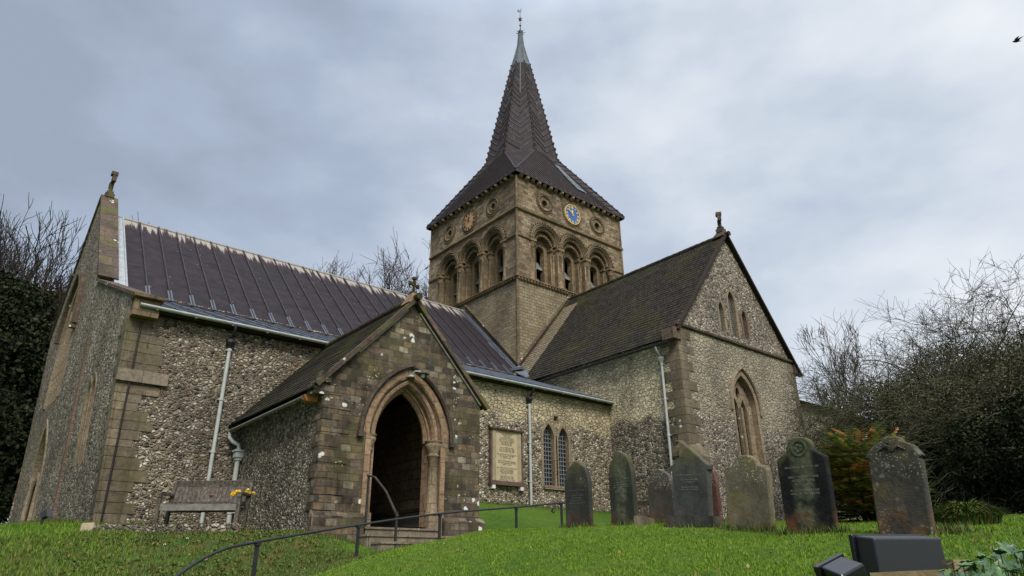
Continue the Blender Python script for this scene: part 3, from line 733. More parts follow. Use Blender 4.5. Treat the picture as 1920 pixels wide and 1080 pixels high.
def window(fr, cx, hw, z0, zs, h, depth, parent, nx=4, dz=.2, frame=.09, name='window', lab=None, stone=None):
    g = MB(); g.face([fr.P(a, b, -depth) for a, b in arch(cx, hw+.01, z0-.01, zs, h)], 0)
    window_bars(g, fr, cx, hw, z0, zs, h, -depth + .025, nx, dz, 1)
    o = g.build(name, [m['glass'], m['came']], parent)
    if lab: o['label'] = lab
    return o
def stone_frame(fr, cx, hw, z0, zs, h, parent, wd=.12, w=.012, name='window_frame', mt=None):
    b = MB(); pth = arch(cx, hw, z0, zs, h)
    sweep(b, fr, pth, [(-.002,-.16),(-.002,w*.3),(.03,w),(wd,w),(wd,0)], 0)
    return b.build(name, mt or m['window_stone'], parent)
# west front + south wall of the aisle
mb = MB()
holes = [arch(-4.1, 1.15, -8.6, -5.9, 2.0), arch(-3.95, .95, -14.2, -11.2, 1.75), arch(2.78, .24, -11.5, -9.62, .45), arch(3.33, .24, -11.5, -9.62, .45)]
holes_w = holes
gable = [(-8.85, -14.3), (6.25, -14.3), (6.25, -7.68), (0.0, -5.22), (-.15, -5.05), (-4.45, .0), (-8.85, -4.95)]
plate(mb, FWF, gable, holes, 0, 0, .45, 2)
# parapet back face and thickness
back = lambda u, v: Vector((wx((0, -u, v)).x + .52, -u, v))
g2 = gable[2:]
mb.face([back(u, v) for u, v in [(6.25,-7.68),(0,-5.22),(0,-9),(6.25,-9)]], 0)
mb.face([back(u, v) for u, v in [(0,-5.22),(-.15,-5.05),(-4.45,0),(-8.85,-4.95),(-8.85,-9),(0,-9)]], 0)
holes = [arch(-3.85, .27, -11.42, -9.75, .55), arch(-3.10, .27, -11.42, -9.8, .55), [(-3.56,-9.05),(-3.36,-9.05),(-3.36,-8.87),(-3.56,-8.87)]]
NW = MB()
plate(mb, FA, [(-17.90, -14.3), (-13.2, -14.3), (-13.2, -8.0), (-18.16, -8.0)], (), 0, 1)
plate(mb, FA, [(-13.2, -14.3), (-.40, -14.3), (-.40, -7.98), (-13.2, -7.98)], holes, 0, 3, .3, 2)
mb.face([FA.P(-3.6, -9.1, -.28), FA.P(-3.3, -9.1, -.28), FA.P(-3.3, -8.8, -.28), FA.P(-3.6, -8.8, -.28)], 4)
mb.face([(-18.4, 8.7, -14), (0, 8.7, -14), (0, 8.7, -4.9), (-18.4, 8.7, -4.9)][::-1], 1)
mb.face([(-18.0, -.55, -9), (0, -.55, -9), (0, -.55, -5.5), (-18.0, -.55, -5.5)], 1)
nv = mb.build('nave_wall', [m['flint_west'], m['flint_nave'], m['window_stone'], m['flint_aisle'], m['black']], church)
window(FA, -3.85, .265, -11.42, -9.75, .55, .22, nv, 4, .155, lab='left lancet of the pair in the aisle wall')
window(FA, -3.10, .265, -11.42, -9.8, .55, .22, nv, 4, .155, lab='right lancet of the pair in the aisle wall')
for c, s in ((-3.85, -9.75), (-3.10, -9.8)): stone_frame(FA, c, .27, -11.42, s, .55, nv, .13)
b = MB(); b.box((-3.48, -6.22, -11.49), (1.35, .12, .13)); b.build('window_sill', m['window_stone'], nv)
b = MB(); sweep(b, FA, [(-3.57,-9.06),(-3.57,-8.86),(-3.35,-8.86),(-3.35,-9.06)], [(-.004,-.1),(-.004,.012),(.06,.012),(.06,0)], 0, True); b.build('vent_frame', m['window_stone'], nv)
# west front windows and door
window(FWF, -4.1, 1.13, -8.6, -5.9, 2.0, .16, nv, 9, .3, name='west_window')
b = MB(); sweep(b, FWF, arch(-4.1, 1.15, -8.6, -5.9, 2.0), [(-.006,-.3),(-.006,.02),(.06,.05),(.14,.03),(.30,.012),(.30,0)], 0)
for u in (-4.85, -4.35, -3.85, -3.35): b.beam(FWF.P(u, -8.6, -.08), FWF.P(u, -4.9, -.08), .10, .12, up=(1,0,0))
b.build('window_frame', m['window_stone'], nv)
b = MB(); sweep(b, FWF, arch(-4.1, 1.48, -6.0, -5.9, 2.25), [(0,0),(0,.16),(.06,.19),(.17,.13),(.17,0)], 0); b.box(FWF.P(-2.6,-6.05,.1), (.2,.2,.25)); b.build('hood_mould', m['coping'], nv)
b = MB(); b.face([FWF.P(a, c, -.42) for a, c in arch(-3.95, .96, -14.2, -11.2, 1.75)], 0)
for k in range(1, 8): b.beam(FWF.P(-4.9 + k*.24, -14, -.41), FWF.P(-4.9 + k*.24, -10, -.41), .02, .03, up=(1,0,0), m=0)
b.build('west_door', m['oak'], nv)
b = MB(); sweep(b, FWF, arch(-3.95, .95, -14.2, -11.2, 1.75), [(-.006,-.4),(-.006,.02),(.10,.04),(.22,.03),(.22,0)], 0)
for s in (-1, 1): b.lathe(FWF.P(-3.95 + s*.80, 0, -.18), [(.12,-13.2),(.12,-13),(.08,-12.95),(.08,-11.4),(.12,-11.2),(.12,-11.12)], 10)
b.build('door_surround', m['window_stone'], nv)
for u in (2.78, 3.33):
    window(FWF, u, .235, -11.5, -9.62, .45, .28, nv, 3, .2, name='aisle_window'); stone_frame(FWF, u, .24, -11.5, -9.62, .45, nv, .10, .03)
# strip buttress of brick and stone where aisle meets nave on the west front
b = MB(); b.beam(FWF.P(.95, -14.2, .02), FWF.P(1.15, -7.4, .02), .28, .10, up=(1,0,0)); b.build('brick_strip', m['brick_red'], nv)
# quoins of the south west corner: both faces
b = MB(); z = -13.95; k = 0; rng = random.Random(2)
while z < -8.3:
    h = rng.uniform(.17, .30); L = rng.uniform(.50,.95); L2 = .35 if k % 2 else .6
    p0 = wx((0, -6.2, z)); p1 = wx((0, -6.2, z + h)); g = .012
    b.hexa([(p0.x-.03, -6.2-.03, z+g), (p0.x+L, -6.2-.03, z+g), (p0.x+L, -6.15, z+g), (p0.x-.03, -6.15, z+g),
            (p1.x-.03, -6.2-.03, z+h), (p1.x+L, -6.2-.03, z+h), (p1.x+L, -6.15, z+h), (p1.x-.03, -6.15, z+h)], 0)
    b.hexa([(p0.x-.035, -6.19+L2, z+g), (p0.x-.035, -6.19-.015, z+g), (p0.x+.02, -6.19-.015, z+g), (p0.x+.02, -6.19+L2, z+g),
            (p1.x-.035, -6.19+L2, z+h), (p1.x-.035, -6.19-.015, z+h), (p1.x+.02, -6.19-.015, z+h), (p1.x+.02, -6.19+L2, z+h)], 0)
    z += h; k += 1
# buttress offset band
b.box((-17.55, -6.25, -9.72), (1.15, .12, .30), 0, 1)
b.build('quoins', [m['quoin'], m['step_stone']], nv)
b = MB(); b.tube([wx((.30, -6.26, -8.3)), wx((.12, -6.26, -13.2))], .022, 6, 0); b.build('lightning_cable', m['iron'], nv)
# copings of the west gable
def coping_run(b, a, c, w, th, n, mt=0, gap=.012, xoff=0):
    """slabs from a to c in (Y,z) on the west front"""
    a = Vector(a); c = Vector(c); d = (c-a)/n; nr = Vector((-d.y, d.x)).normalized()
    if nr.y < 0: nr = -nr
    for k in range(n):
        p, q = a + d*k + d.normalized()*gap, a + d*(k+1)
        P = []
        for t in (0, th):
            for pt, s in ((p, 0), (q, 0), (q, 1), (p, 1)):
                y, z = pt.x + nr.x*t, pt.y + nr.y*t; x = wx((0, pt.x, pt.y)).x
                P.append((x - .07 + s*w, y, z))
        b.hexa(P, mt)
b = MB()
coping_run(b, (-.05, -5.12), (4.45, .0), .62, .12, 9); coping_run(b, (8.95, -5.05), (4.45, .0), .62, .12, 9)
b.build('gable_coping', m['coping'], nv)
b = MB(); coping_run(b, (-6.55, -7.78), (.0, -5.22), .62, .09, 12)
b.build('aisle_coping', m['coping'], nv)
b = MB(); x = wx((0,-6.4,-8.3)).x; b.box((x+.30, -6.34, -8.02), (.60,.34,.44)); b.box((x+.31, -6.42, -7.74), (.72,.42,.08)); b.build('kneeler', m['tower_trim'], nv)
# west gable cross
def cross(parent, base, right, H, arm, th, style, mt, lean=0):
    b = MB(); base = Vector(base); r = Vector(right).normalized(); n = r.cross(Vector((0,0,1)))
    def pl(u, v): return base + r*u + Vector((0,0,1))*v
    def bar(u0, v0, u1, v1, w, t=th): b.beam(pl(u0, v0), pl(u1, v1), w, t, up=n)
    q_ = min(1, H/1.0); b.box(pl(0, .09*q_), (.34*q_,.34*q_,.18*q_)); b.box(pl(0, .24*q_), (.24*q_,.24*q_,.14*q_))
    zc = H*.66
    bar(0, .2, 0, H, th*1.1); bar(-arm, zc, arm, zc, th*1.1)
    for u, v in ((-arm, zc), (arm, zc), (0, H)):
        du, dv = u*.0, 0
        b.box(pl(u, v), (th*1.9 if v == H else th*1.1,)*2 + (th*1.1 if v == H else th*1.9,), math.atan2(r.y, r.x))
    if style == 'wheel':
        ci = [(arm*.72*math.cos(a), zc + arm*.72*math.sin(a)) for a in np.linspace(0, 2*PI, 21)]
        b.tube([pl(*p) for p in ci], th*.42, 6)
    if style == 'flor':
        for s in (-1, 1): b.box(pl(s*arm*.95, zc), (.075,.075,.075), .7)
    return b.build('gable_cross', mt, parent)
cross(nv, wx((0, 4.42, .02)) + Vector((.22, 0, .0)), (0,1,0), 1.15, .36, .13, 'plain', m['coping'])

# ---- nave roof and aisle roof
YR, ZR, SL = 4.74, -.55, .943
def roofs():
    b = MB(); x0, x1 = -17.95, .0
    def P(x, s): return Vector((x, YR - s, ZR - SL*s))
    smax = YR + .66
    b.hexa([P(x0, smax) - Vector((0,0,.1)), P(x1, smax) - Vector((0,0,.1)), P(x1, 0) - Vector((0,0,.1)), P(x0, 0) - Vector((0,0,.1)), P(x0, smax), P(x1, smax), P(x1, 0), P(x0, 0)], 0)
    Q = lambda x, s: Vector((x, YR + s, ZR - SL*s))
    b.face([Q(x1, 4.3), Q(x0, 4.3), Q(x0, 0), Q(x1, 0)], 0)
    b.tube([(x0, YR, ZR + .0), (x1, YR, ZR + .0)], .07, 8, 0)
    n = Vector((0, -SL, 1)).normalized()
    k = 0
    while True:
        x = -16.88 + .72*k
        if x > -.3: break
        b.tube([P(x, -.03) + n*.03, P(x, smax) + n*.025], .038, 6, 3)
        for dx in (-.05, .05): b.beam(P(x + dx, smax - .62 - .05*(dx > 0)) + n*.02, P(x + dx, smax - .02) + n*.02, .05, .05, up=n, m=1)
        k += 1
    # lapped joints across the sheets, staggered
    rng = random.Random(4)
    for k in range(25):
        x = -17.6 + .72*k
        for s in (1.9 + rng.uniform(-.12,.12), 3.7 + rng.uniform(-.12,.12)): 
            if x < -.9: b.beam(P(x+.04, s) + n*.001, P(x+.68, s + rng.uniform(-.06,.06)) + n*.001, .03, .006, up=n, m=0)
    # lead flashing beside the gable and at the tower
    for a, c, th in ((-17.9, -17.55, .02), (-.42, -.02, .03)):
        b.prism([P(a, .0) + n*.01, P(a, smax) + n*.01, P(c, smax) + n*.01, P(c, 0) + n*.01], n*th, 2 if a < -10 else 1)
    b.tube([P(-17.52, 0) + n*.03, P(-17.52, smax) + n*.03], .04, 6, 2)
    for s in (2.9, 3.4, 4.1): b.prism([P(-.8+.08*s, s) + n*.02, P(-.8+.08*s, s+.8) + n*.02, P(-.4, s+.8) + n*.02, P(-.4, s) + n*.02], n*.012, 1)
    nr = b.build('nave_roof', [m['lead_nave'], m['lead_mid'], m['lead_strip'], m['lead_roll']], church)
    # aisle roof
    b = MB(); A = Vector((0, -.60, -5.66)); E = Vector((0, -6.46, -7.93)); d = E - A; nn = Vector((0, d.z, -d.y)).normalized()
    if nn.z < 0: nn = -nn
    X = Vector((1,0,0))
    b.hexa([E + X*-17.95 - Vector((0,0,.08)), E + X*-.47 - Vector((0,0,.08)), A + X*-.47 - Vector((0,0,.08)), A + X*-17.95 - Vector((0,0,.08)), E + X*-17.95, E + X*-.47, A + X*-.47, A + X*-17.95], 0)
    k = 0
    while -16.88 + .72*k < -.6:
        x = -16.88 + .72*k; b.tube([A + X*x + nn*.02, E + X*x + nn*.02], .03, 6, 0); k += 1
    for t in (.25, .45, .62, .78, .93): b.beam(A.lerp(E, t) + X*-17.9 + nn*.012, A.lerp(E, t) + X*-.5 + nn*.012, .05, .03, up=nn, m=0)
    b.prism([A + X*-.80 + nn*.01, E + X*-.80 + nn*.01, E + X*-.47 + nn*.01, A + X*-.47 + nn*.01], nn*.03, 1)
    ar = b.build('aisle_roof', [m['lead_mid'], m['tile_pale']], church)
    def gutter(parent, a, c, r=.075, mt=m['pipe'], nb=None):
        g = MB(); a = Vector(a); c = Vector(c); dd = (c-a).normalized(); side = dd.cross(Vector((0,0,1)))
        rows = []
        for p in (a, c):
            ring = [p + side*math.cos(t)*r - Vector((0,0,1))*math.sin(t)*r for t in np.linspace(0, PI, 8)]
            ring += [p + side*math.cos(t)*(r-.012) - Vector((0,0,1))*math.sin(t)*(r-.012) for t in np.linspace(PI, 0, 8)]
            rows.append(ring)
        g.grid(rows, 0, True, True); g.face(rows[0], 0); g.face(rows[1][::-1], 0)
        L = (c-a).length; k = .4
        while k < L:
            g.box(a + dd*k - Vector((0,0,r*.5)), (.05,.05,.10)); k += .95
        return g.build('gutter', mt, parent)
    gutter(ar, (-18.0, -6.54, -7.95), (-.52, -6.54, -7.98))
    b = MB(); b.box((-9.2, -6.33, -8.02), (17.4, .26, .10)); b.build('soffit', m['oak'], ar)
    return gutter
gutter = roofs()
def drainpipe(parent, x0, face, top, bot, yaw_n, r=.05, hopper='black', offset=(0,0)):
    """face = wall position; yaw_n = outward normal (2D)"""
    n = Vector((yaw_n[0], yaw_n[1], 0)); p = Vector(x0)
    b = MB(); q = p + n*.10
    b.tube([q + Vector((0,0,top-.45)), q + Vector((0,0,bot))], r, 10, 0)
    z = top - .5
    while z > bot + .3:
        b.tube([q + Vector((0,0,z)), q + Vector((0,0,z-.07))], r*1.25, 10, 0); b.box(p + n*.05 + Vector((0,0,z-.035)), (.16 if n.x == 0 else .1, .1 if n.x == 0 else .16, .03)); z -= 1.35
    o = b.build('drainpipe', m['pipe'], parent)
    return o, q, top
def add_hopper(pipe, q, top, mt, swan=None):
    b = MB(); b.lathe(q + Vector((0,0,top-.45)), [(.05,-.12),(.06,-.02),(.12,.10),(.13,.12),(.13,.2)], 8, 0, False)
    b.build('hopper', mt, pipe)
    if swan is not None:
        s = MB(); s.tube([swan, swan - Vector((0,0,.14)), (swan - Vector((0,0,.2))).lerp(q + Vector((0,0,top-.2)), .5), q + Vector((0,0,top-.28))], .042, 8); s.build('swan_neck', m['iron'] if mt is m['iron'] else m['pipe'], pipe)
for x in (-15.62, -4.86):
    d, q, t = drainpipe(church, (x, -6.2, 0), 0, -8.12, -13.2 if x < -10 else -12.25, (0,-1))
    d['label'] = 'pale downpipe left of the porch' if x < -10 else 'pale downpipe between memorial tablet and lancets'
    add_hopper(d, q, t, m['iron'], Vector((x, -6.54, -8.02)))

# ---- transept
XT0, XT1, YT = -.45, 8.1, -9.91; ZA = -.42; XM = 3.83; TS = 1.25
FT = Fr((0, YT, 0), (1,0,0)); FTW = Fr((XT0, 0, 0), (0,-1,0))
mb = MB()
lanc = [(3.67, .24, -5.2, -3.62, .5), (2.80, .17, -5.15, -4.2, .38), (4.52, .17, -5.12, -4.2, .38)]
holes = [arch(*l) for l in lanc] + [arch(3.62, .80, -10.4, -8.15, 1.26)]
plate(mb, FT, [(XT0,-14), (XT1,-14), (XT1,-5.55), (XM, ZA-.1), (XT0,-5.55)], holes, 0, 0, .45, 2)
plate(mb, FTW, [(-.2,-14), (-YT,-14), (-YT,-5.9), (-.2,-5.9)], (), 0, 1)
mb.face([(XT1, YT, -14), (XT1, 0, -14), (XT1, 0, -5.6), (XT1, YT, -5.6)], 0)
ts = mb.build('transept_wall', [m['flint_tsouth'], m['flint_twest'], m['window_stone']], church)
for i, l in enumerate(lanc):
    g = MB(); g.face([FT.P(a, c, -.2) for a, c in arch(l[0], l[1]+.01, l[2]-.01, l[3], l[4])], 0)
    # diamond quarries of pale lead
    cx, hw, z0, zs, h = l
    for s in (-1, 1):
        z = z0 - 2*hw
        while z < zs + h:
            a = [max(z, z0), min(z + 2*hw*1.6, zs + h*.55)]
            if a[1] > a[0]:
                u = lambda zz: cx + s*(-hw + (zz - z)/1.6)
                g.beam(FT.P(u(a[0]), a[0], -.18), FT.P(u(a[1]), a[1], -.18), .022, .022, up=(0,1,0), m=1)
            z += .17
    o = g.build('lancet_window', [m['glass'], m['came']], ts); o['label'] = ('tall middle lancet of the gable', 'left lancet of the gable', 'right lancet of the gable')[i]
    stone_frame(FT, cx, hw, z0, zs, h, ts, .13, .02, 'lancet_frame', m['brick_red'] if i == 2 else m['window_stone'])
# two-light traceried window
g = MB(); g.face([FT.P(a, c, -.42) for a, c in arch(3.62, .8, -10.4, -8.15, 1.26)], 0)
for c in (3.33, 3.91): window_bars(g, FT, c, .26, -10.35, -8.25, .5, -.395, 3, .24, 1)
tr = g.build('tracery_window', [m['glass'], m['iron']], ts)
b = MB()
plate(b, FT, arch(3.62, .81, -10.4, -8.15, 1.27), [arch(3.34, .175, -10.28, -8.3, .48), arch(3.90, .175, -10.28, -8.3, .48), [(3.62 + .15*math.cos(a), -7.58 + .24*math.sin(a)) for a in np.linspace(0, 2*PI, 13)[:-1]]], -.28, 0, .1)
b.beam(FT.P(3.62, -10.4, -.25), FT.P(3.62, -8.2, -.25), .15, .14, up=(0,1,0))
sweep(b, FT, arch(3.62, .80, -10.4, -8.15, 1.26), [(-.006,-.275),(-.006,.0),(.05,.015),(.16,.012),(.16,0)], 0)
for u in (2.985, 4.255): b.beam(FT.P(u, -10.4, -.30), FT.P(u, -8.05, -.30), .34, .10, up=(0,1,0))
b.build('tracery', m['jamb_stone'], ts)
b = MB(); sweep(b, FT, arch(3.62, .98, -8.45, -8.15, 1.50), [(0,0),(0,.06),(.04,.11),(.10,.08),(.12,0)], 0); b.build('hood_mould', m['window_stone'], ts)
b = MB(); b.hexa([FT.P(2.75,-10.6,.05), FT.P(4.5,-10.6,.05), FT.P(4.5,-10.6,-.1), FT.P(2.75,-10.6,-.1), FT.P(2.8,-10.4,.0), FT.P(4.45,-10.4,.0), FT.P(4.45,-10.38,-.12), FT.P(2.8,-10.38,-.12)], 0); b.build('window_sill', m['window_stone'], ts)
b = MB(); sweep(b, FT, [(XT0-.12, -5.52), (XT1+.1, -5.52)], [(-.09,0),(-.05,.10),(.03,.12),(.07,0)], 0); b.build('string_course', m['coping'], ts)
# quoins
b = MB(); be = MB(); z = -13.8; k = 0
while z < -5.75:
    h = rng.uniform(.24, .4); L = (.85 if k % 2 else .5) + rng.uniform(-.08,.08); L2 = (.45 if k % 2 else .85)
    b.box((XT0 - .01 + L/2, YT - .003, z + h/2), (L, .045, h - .014)); b.box((XT0 - .006, YT - .012 + L2/2, z + h/2), (.045, L2, h - .014))
    be.box((XT1 + .012 - L*.35, YT - .002, z + h/2), (L*.7, .04, h - .014)); z += h; k += 1
# weathered buttress at the west corner
b.hexa([(XT0-.25, YT-.38, -13.9), (XT0+.62, YT-.38, -13.9), (XT0+.62, YT+.02, -13.9), (XT0-.25, YT+.3, -13.9), (XT0-.25, YT-.38, -10.55), (XT0+.62, YT-.38, -10.55), (XT0+.62, YT+.02, -9.95), (XT0-.25, YT+.3, -9.95)], 0)
b.build('quoins', m['quoin'], ts); be.build('quoins', m['quoin'], ts)
# roof: courses of tiles, each a sloping strip
def tiled(b, o, along, down, L, S, lift=.018, course=.2, mt=0, rng=random.Random(9), wob=.012, mfun=None):
    """o = ridge corner, along = unit vector of the eave, down = unit vector down the slope"""
    o = Vector(o); al = Vector(along); dn = Vector(down); nn = al.cross(dn); nn = nn if nn.z > 0 else -nn
    n = int(S/course); seg = max(2, int(L/.55))
    for i in range(n+1):
        s0, s1 = i*course, min((i+1)*course + .02, S + .03)
        if s1 <= s0: continue
        top = [o + al*(L*j/seg) + dn*s0 + nn*.0 for j in range(seg+1)]
        bot = [o + al*(L*j/seg) + dn*(s1 + rng.uniform(-wob, wob)) + nn*(lift + rng.uniform(-.004, .006)) for j in range(seg+1)]
        und = [p - nn*lift*1.2 for p in bot]
        for j in range(seg):
            mm = mt if mfun is None else mfun(top[j])
            b.face([top[j], bot[j], bot[j+1], top[j+1]] if al.cross(dn).z < 0 else [top[j+1], bot[j+1], bot[j], top[j]], mm)
            b.face([bot[j], und[j], und[j+1], bot[j+1]], mm)
b = MB(); dl = math.hypot(1, TS); dw = Vector((-1/dl, 0, -TS/dl)); de = Vector((1/dl, 0, -TS/dl)); SW_ = 4.60*dl
tiled(b, (XM, .0, ZA+.08), (0,-1,0), dw, -YT + .10, SW_, mfun=lambda p: 1 if (p.y > -.72 - (XM - p.x)*.0 and p.y < .3 and p.x < 3.4) else (2 if noise.noise(p*.6) > .22 or p.z > -1.0 and noise.noise(p*2) > -.1 else 0))
tiled(b, (XM, .0, ZA+.08), (0,-1,0), de, -YT + .10, SW_)
b.face([(XM,.0,ZA), (XM,YT-.08,ZA), (XM-4.55,YT-.08,ZA-4.55*TS), (XM-4.55,.0,ZA-4.55*TS)][::-1], 0); b.face([(XM,.0,ZA), (XM,YT-.08,ZA), (XM+4.55,YT-.08,ZA-4.55*TS), (XM+4.55,.0,ZA-4.55*TS)], 0)
tr_ = b.build('transept_roof', [m['tile'], m['tile_pale'], m['tile_moss']], church)
b = MB(); y = .0
while y > YT: 
    b.tube([(XM, y, ZA+.06 + rng.uniform(-.012,.012)), (XM, y-.32, ZA+.07)], .12, 8, 0); y -= .33
b.build('ridge_tiles', m['tile_moss'], tr_)
b = MB()   # verge of the south gable
for s, dd in ((-1, dw), (1, de)):
    p0 = Vector((XM, YT-.10, ZA+.10)); b.beam(p0, p0 + dd*(4.66*dl if s > 0 else 4.40*dl), .20, .09, up=dd.cross(Vector((0,1,0))), m=0)
b.build('verge', m['oak'], tr_)
b = MB(); b.box((XT0-.12, YT+.18, -5.95), (.5,.55,.45)); b.build('kneeler', m['coping'], ts); b = MB(); b.box((XT1+.1, YT+.1, -5.85), (.35,.4,.4)); b.build('kneeler', m['coping'], ts)
gutter(tr_, (XT0-.36, -.2, -6.28), (XT0-.36, -9.75, -6.25), .07, m['rail'])
d, q, t = drainpipe(church, (XT0, -9.12, 0), 0, -6.45, -12.6, (-1,0)); d['label'] = 'pale downpipe at the transept corner'
add_hopper(d, q, t, m['pipe'], Vector((XT0-.36, -9.12, -6.3)))
b = MB(); b.hexa([(XM-.22,YT-.12,ZA), (XM+.22,YT-.12,ZA), (XM+.22,YT+.5,ZA), (XM-.22,YT+.5,ZA), (XM-.1,YT-.1,ZA+.32), (XM+.1,YT-.1,ZA+.32), (XM+.1,YT+.2,ZA+.32), (XM-.1,YT+.2,ZA+.32)], 0)
b.build('apex_stone', m['coping'], tr_)
cross(tr_, (XM, YT+.1, ZA+.25), (.80,.60,0), .95, .24, .13, 'wheel', m['coping'])
# weather moulding where the roofs meet the tower
b = MB()
b.tube([(0-.06, YR-.2, ZR+.28), (-.06, -.05, -4.78)], .07, 6, 0); b.tube([(XM, -.06, ZA+.35), (-.1, -.06, -4.86)], .08, 6, 0)
b.prism([(-.05, YR-.1, ZR+.15), (-.05, 0, -4.95), (-.05, 0, -4.65), (-.05, YR-.1, ZR+.42)], (.06,0,0), 0)
b.prism([(XM+.1, -.05, ZA+.2), (0, -.05, -4.95), (0, -.05, -4.62), (XM+.1, -.05, ZA+.5)], (0,.06,0), 0)
b.build('weather_mould', m['coping'], tw)
b = MB(); b.box((-.25, -.35, -5.22), (.75, .75, .12), .3); b.prism([(-.05,-.1,-4.9), (-.55,-.1,-5.25), (-.75,-1.4,-5.9), (-.25,-1.4,-5.75)], (0,0,.05)); b.build('valley_lead', m['lead_pale'], church)

# ---- chapel and chancel east of the transept
mb = MB(); plate(mb, Fr((0,-9.2,0), (1,0,0)), [(8.0,-14), (17,-14), (17,-6.95), (8.0,-6.95)], (), 0, 0)
mb.face([(17,-9.2,-14), (17,0,-14), (17,0,-6.95), (17,-9.2,-6.95)], 0)
cw_ = mb.build('chapel_wall', [m['flint_tsouth']], church)
b = MB(); dd = Vector((0, -1, -.42)).normalized(); tiled(b, (8.0, -1, -3.5), (1,0,0), dd, 9.2, 9.2)
b.build('chapel_roof', m['tile'], church)
b = MB()
for p, e in (([(8.5,.6,-13), (19,.6,-13), (19,.6,-4.2), (8.5,.6,-4.2)], 0), ([(19,.6,-13), (19,7.9,-13), (19,7.9,-4.2), (19,4.25,-1.2), (19,.6,-4.2)], 0), ([(19,7.9,-13), (8.5,7.9,-13), (8.5,7.9,-4.2), (19,7.9,-4.2)], 0)): b.face(p, 0)
b.build('chancel_wall', m['flint_west'], church)
b = MB(); dz = Vector((0,-3.9,-3.2)); tiled(b, (8.5,4.25,-1.1), (1,0,0), dz.normalized(), 10.7, dz.length); dz = Vector((0,3.9,-3.2)); tiled(b, (8.5,4.25,-1.1), (1,0,0), dz.normalized(), 10.7, dz.length)
b.build('chancel_roof', m['tile'], church)

# ---- porch
PX0, PX1, PY = -14.98, -10.88, -11.3; PM = -12.93; PA = -8.22; PS = 1.08
FP = Fr((0, PY, 0), (1,0,0)); FPW = Fr((PX0, 0, 0), (0,-1,0))
def pz(x): return PA - PS*abs(x - PM)
mb = MB()
AC, HO, ZS = -12.93, .92, -11.45
outer = [(PX0,-14.3), (PX1,-14.3), (PX1, pz(PX1)), (PM, PA), (PX0, pz(PX0))]
plate(mb, FP, outer, [arch(AC, HO, -14.29, ZS, 1.42, 12)], 0, 0, .22, 2)
plate(mb, FP, arch(AC, HO+.02, -14.28, ZS, 1.44, 12), [arch(AC, .70, -14.27, ZS, 1.16, 12)], -.22, 2, .24, 2)
plate(mb, FPW, [(6.2,-14.3), (-PY,-14.3), (-PY, pz(PX0)-.1), (6.2, pz(PX0)-.1)], (), 0, 1)
mb.face([(PX1, PY, -14.3), (PX1, -6.2, -14.3), (PX1, -6.2, pz(PX1)), (PX1, PY, pz(PX1))], 0)
# inside faces
for x in (PX0+.45, PX1-.45): mb.face([(x, PY+.46, -14), (x, -6.25, -14), (x, -6.25, pz(x)+.02), (x, PY+.46, pz(x)+.02)], 3)
Fi = Fr((0, PY+.46, 0), (1,0,0)); plate(mb, Fi, [(PX0+.45,-14), (PX1-.45,-14), (PX1-.45, pz(PX1-.45)), (PM, PA-.05), (PX0+.45, pz(PX0+.45))], [arch(AC, .70, -13.99, ZS, 1.16, 12)], 0, 3)
mb.face([(PX0+.4, -6.26, -14), (PX1-.4, -6.26, -14), (PX1-.4, -6.26, pz(PX1-.4)), (PM, -6.26, PA), (PX0+.4, -6.26, pz(PX0+.4))], 3)
mb.face([(PX0+.4, PY+.1, -13.32), (PX1-.4, PY+.1, -13.32), (PX1-.4, -6.2, -13.32), (PX0+.4, -6.2, -13.32)], 2 if False else 3)
pw = mb.build('porch_wall', [m['porch_stone'], m['flint_porch'], m['arch_stone'], m['interior']], church)
b = MB()   # mouldings of the doorway
sweep(b, FP, arch(AC, HO-.12, ZS, ZS, 1.28, 14), [(-.03,-.2),(-.05,-.12),(-.01,-.05),(.05,-.04),(.10,-.09),(.12,-.02),(.16,.012),(.30,.012),(.30,0)], 0)
sweep(b, FP, arch(AC, .70, ZS, ZS, 1.16, 14), [(-.04,-.42),(-.06,-.34),(-.02,-.27),(.05,-.26),(.10,-.23)], 0)
sweep(b, FP, arch(AC, .76, ZS, ZS, 1.22, 14), [(-.0,-.22),(-.01,-.17),(.05,-.15),(.08,-.2)], 0)
b.build('arch_moulding', m['arch_stone'], pw)
b = MB(); sweep(b, FP, arch(AC, 1.15, ZS+.0, ZS, 1.64, 14), [(0,0),(-.02,.07),(.02,.11),(.07,.08),(.09,0)], 0)
for s in (-1, 1): b.box(FP.P(AC + s*1.19, ZS-.04, .05), (.13,.12,.11))
b.build('hood_mould', m['bronze_stone'], pw)
for s in (-1, 1):
    b = MB(); p = FP.P(AC + (.80 if s > 0 else -.875), 0, -.13 if s > 0 else -.24)
    b.box(p + Vector((0,0,-13.38)), (.30,.30,.62)); b.lathe(p, [(.17,-13.07),(.17,-13.03),(.14,-12.98),(.155,-12.93),(.12,-12.88),(.12,-11.78),(.15,-11.76),(.12,-11.73),(.12,-11.70),(.19,-11.56),(.20,-11.50),(.17,-11.47),(.21,-11.45),(.21,-11.42)], 14)
    b.build('porch_column', m['jamb_stone'], pw)
    b = MB(); b.box(FP.P(AC + s*.97, -12.9, .006), (.13,.03,2.9)); b.build('door_jamb', m['arch_stone'], pw)
b = MB()   # plinth
for x0, x1 in ((PX0-.08, AC-.98), (AC+1.0, PX1+.08)):
    b = MB(); b.hexa([(x0,PY-.13,-14.3), (x1,PY-.13,-14.3), (x1,PY,-14.3), (x0,PY,-14.3), (x0,PY-.13,-13.18), (x1,PY-.13,-13.18), (x1,PY+.01,-13.08), (x0,PY+.01,-13.08)], 0)
    b.build('plinth', m['porch_stone'], pw)
b = MB(); z = -13.08; k = 0
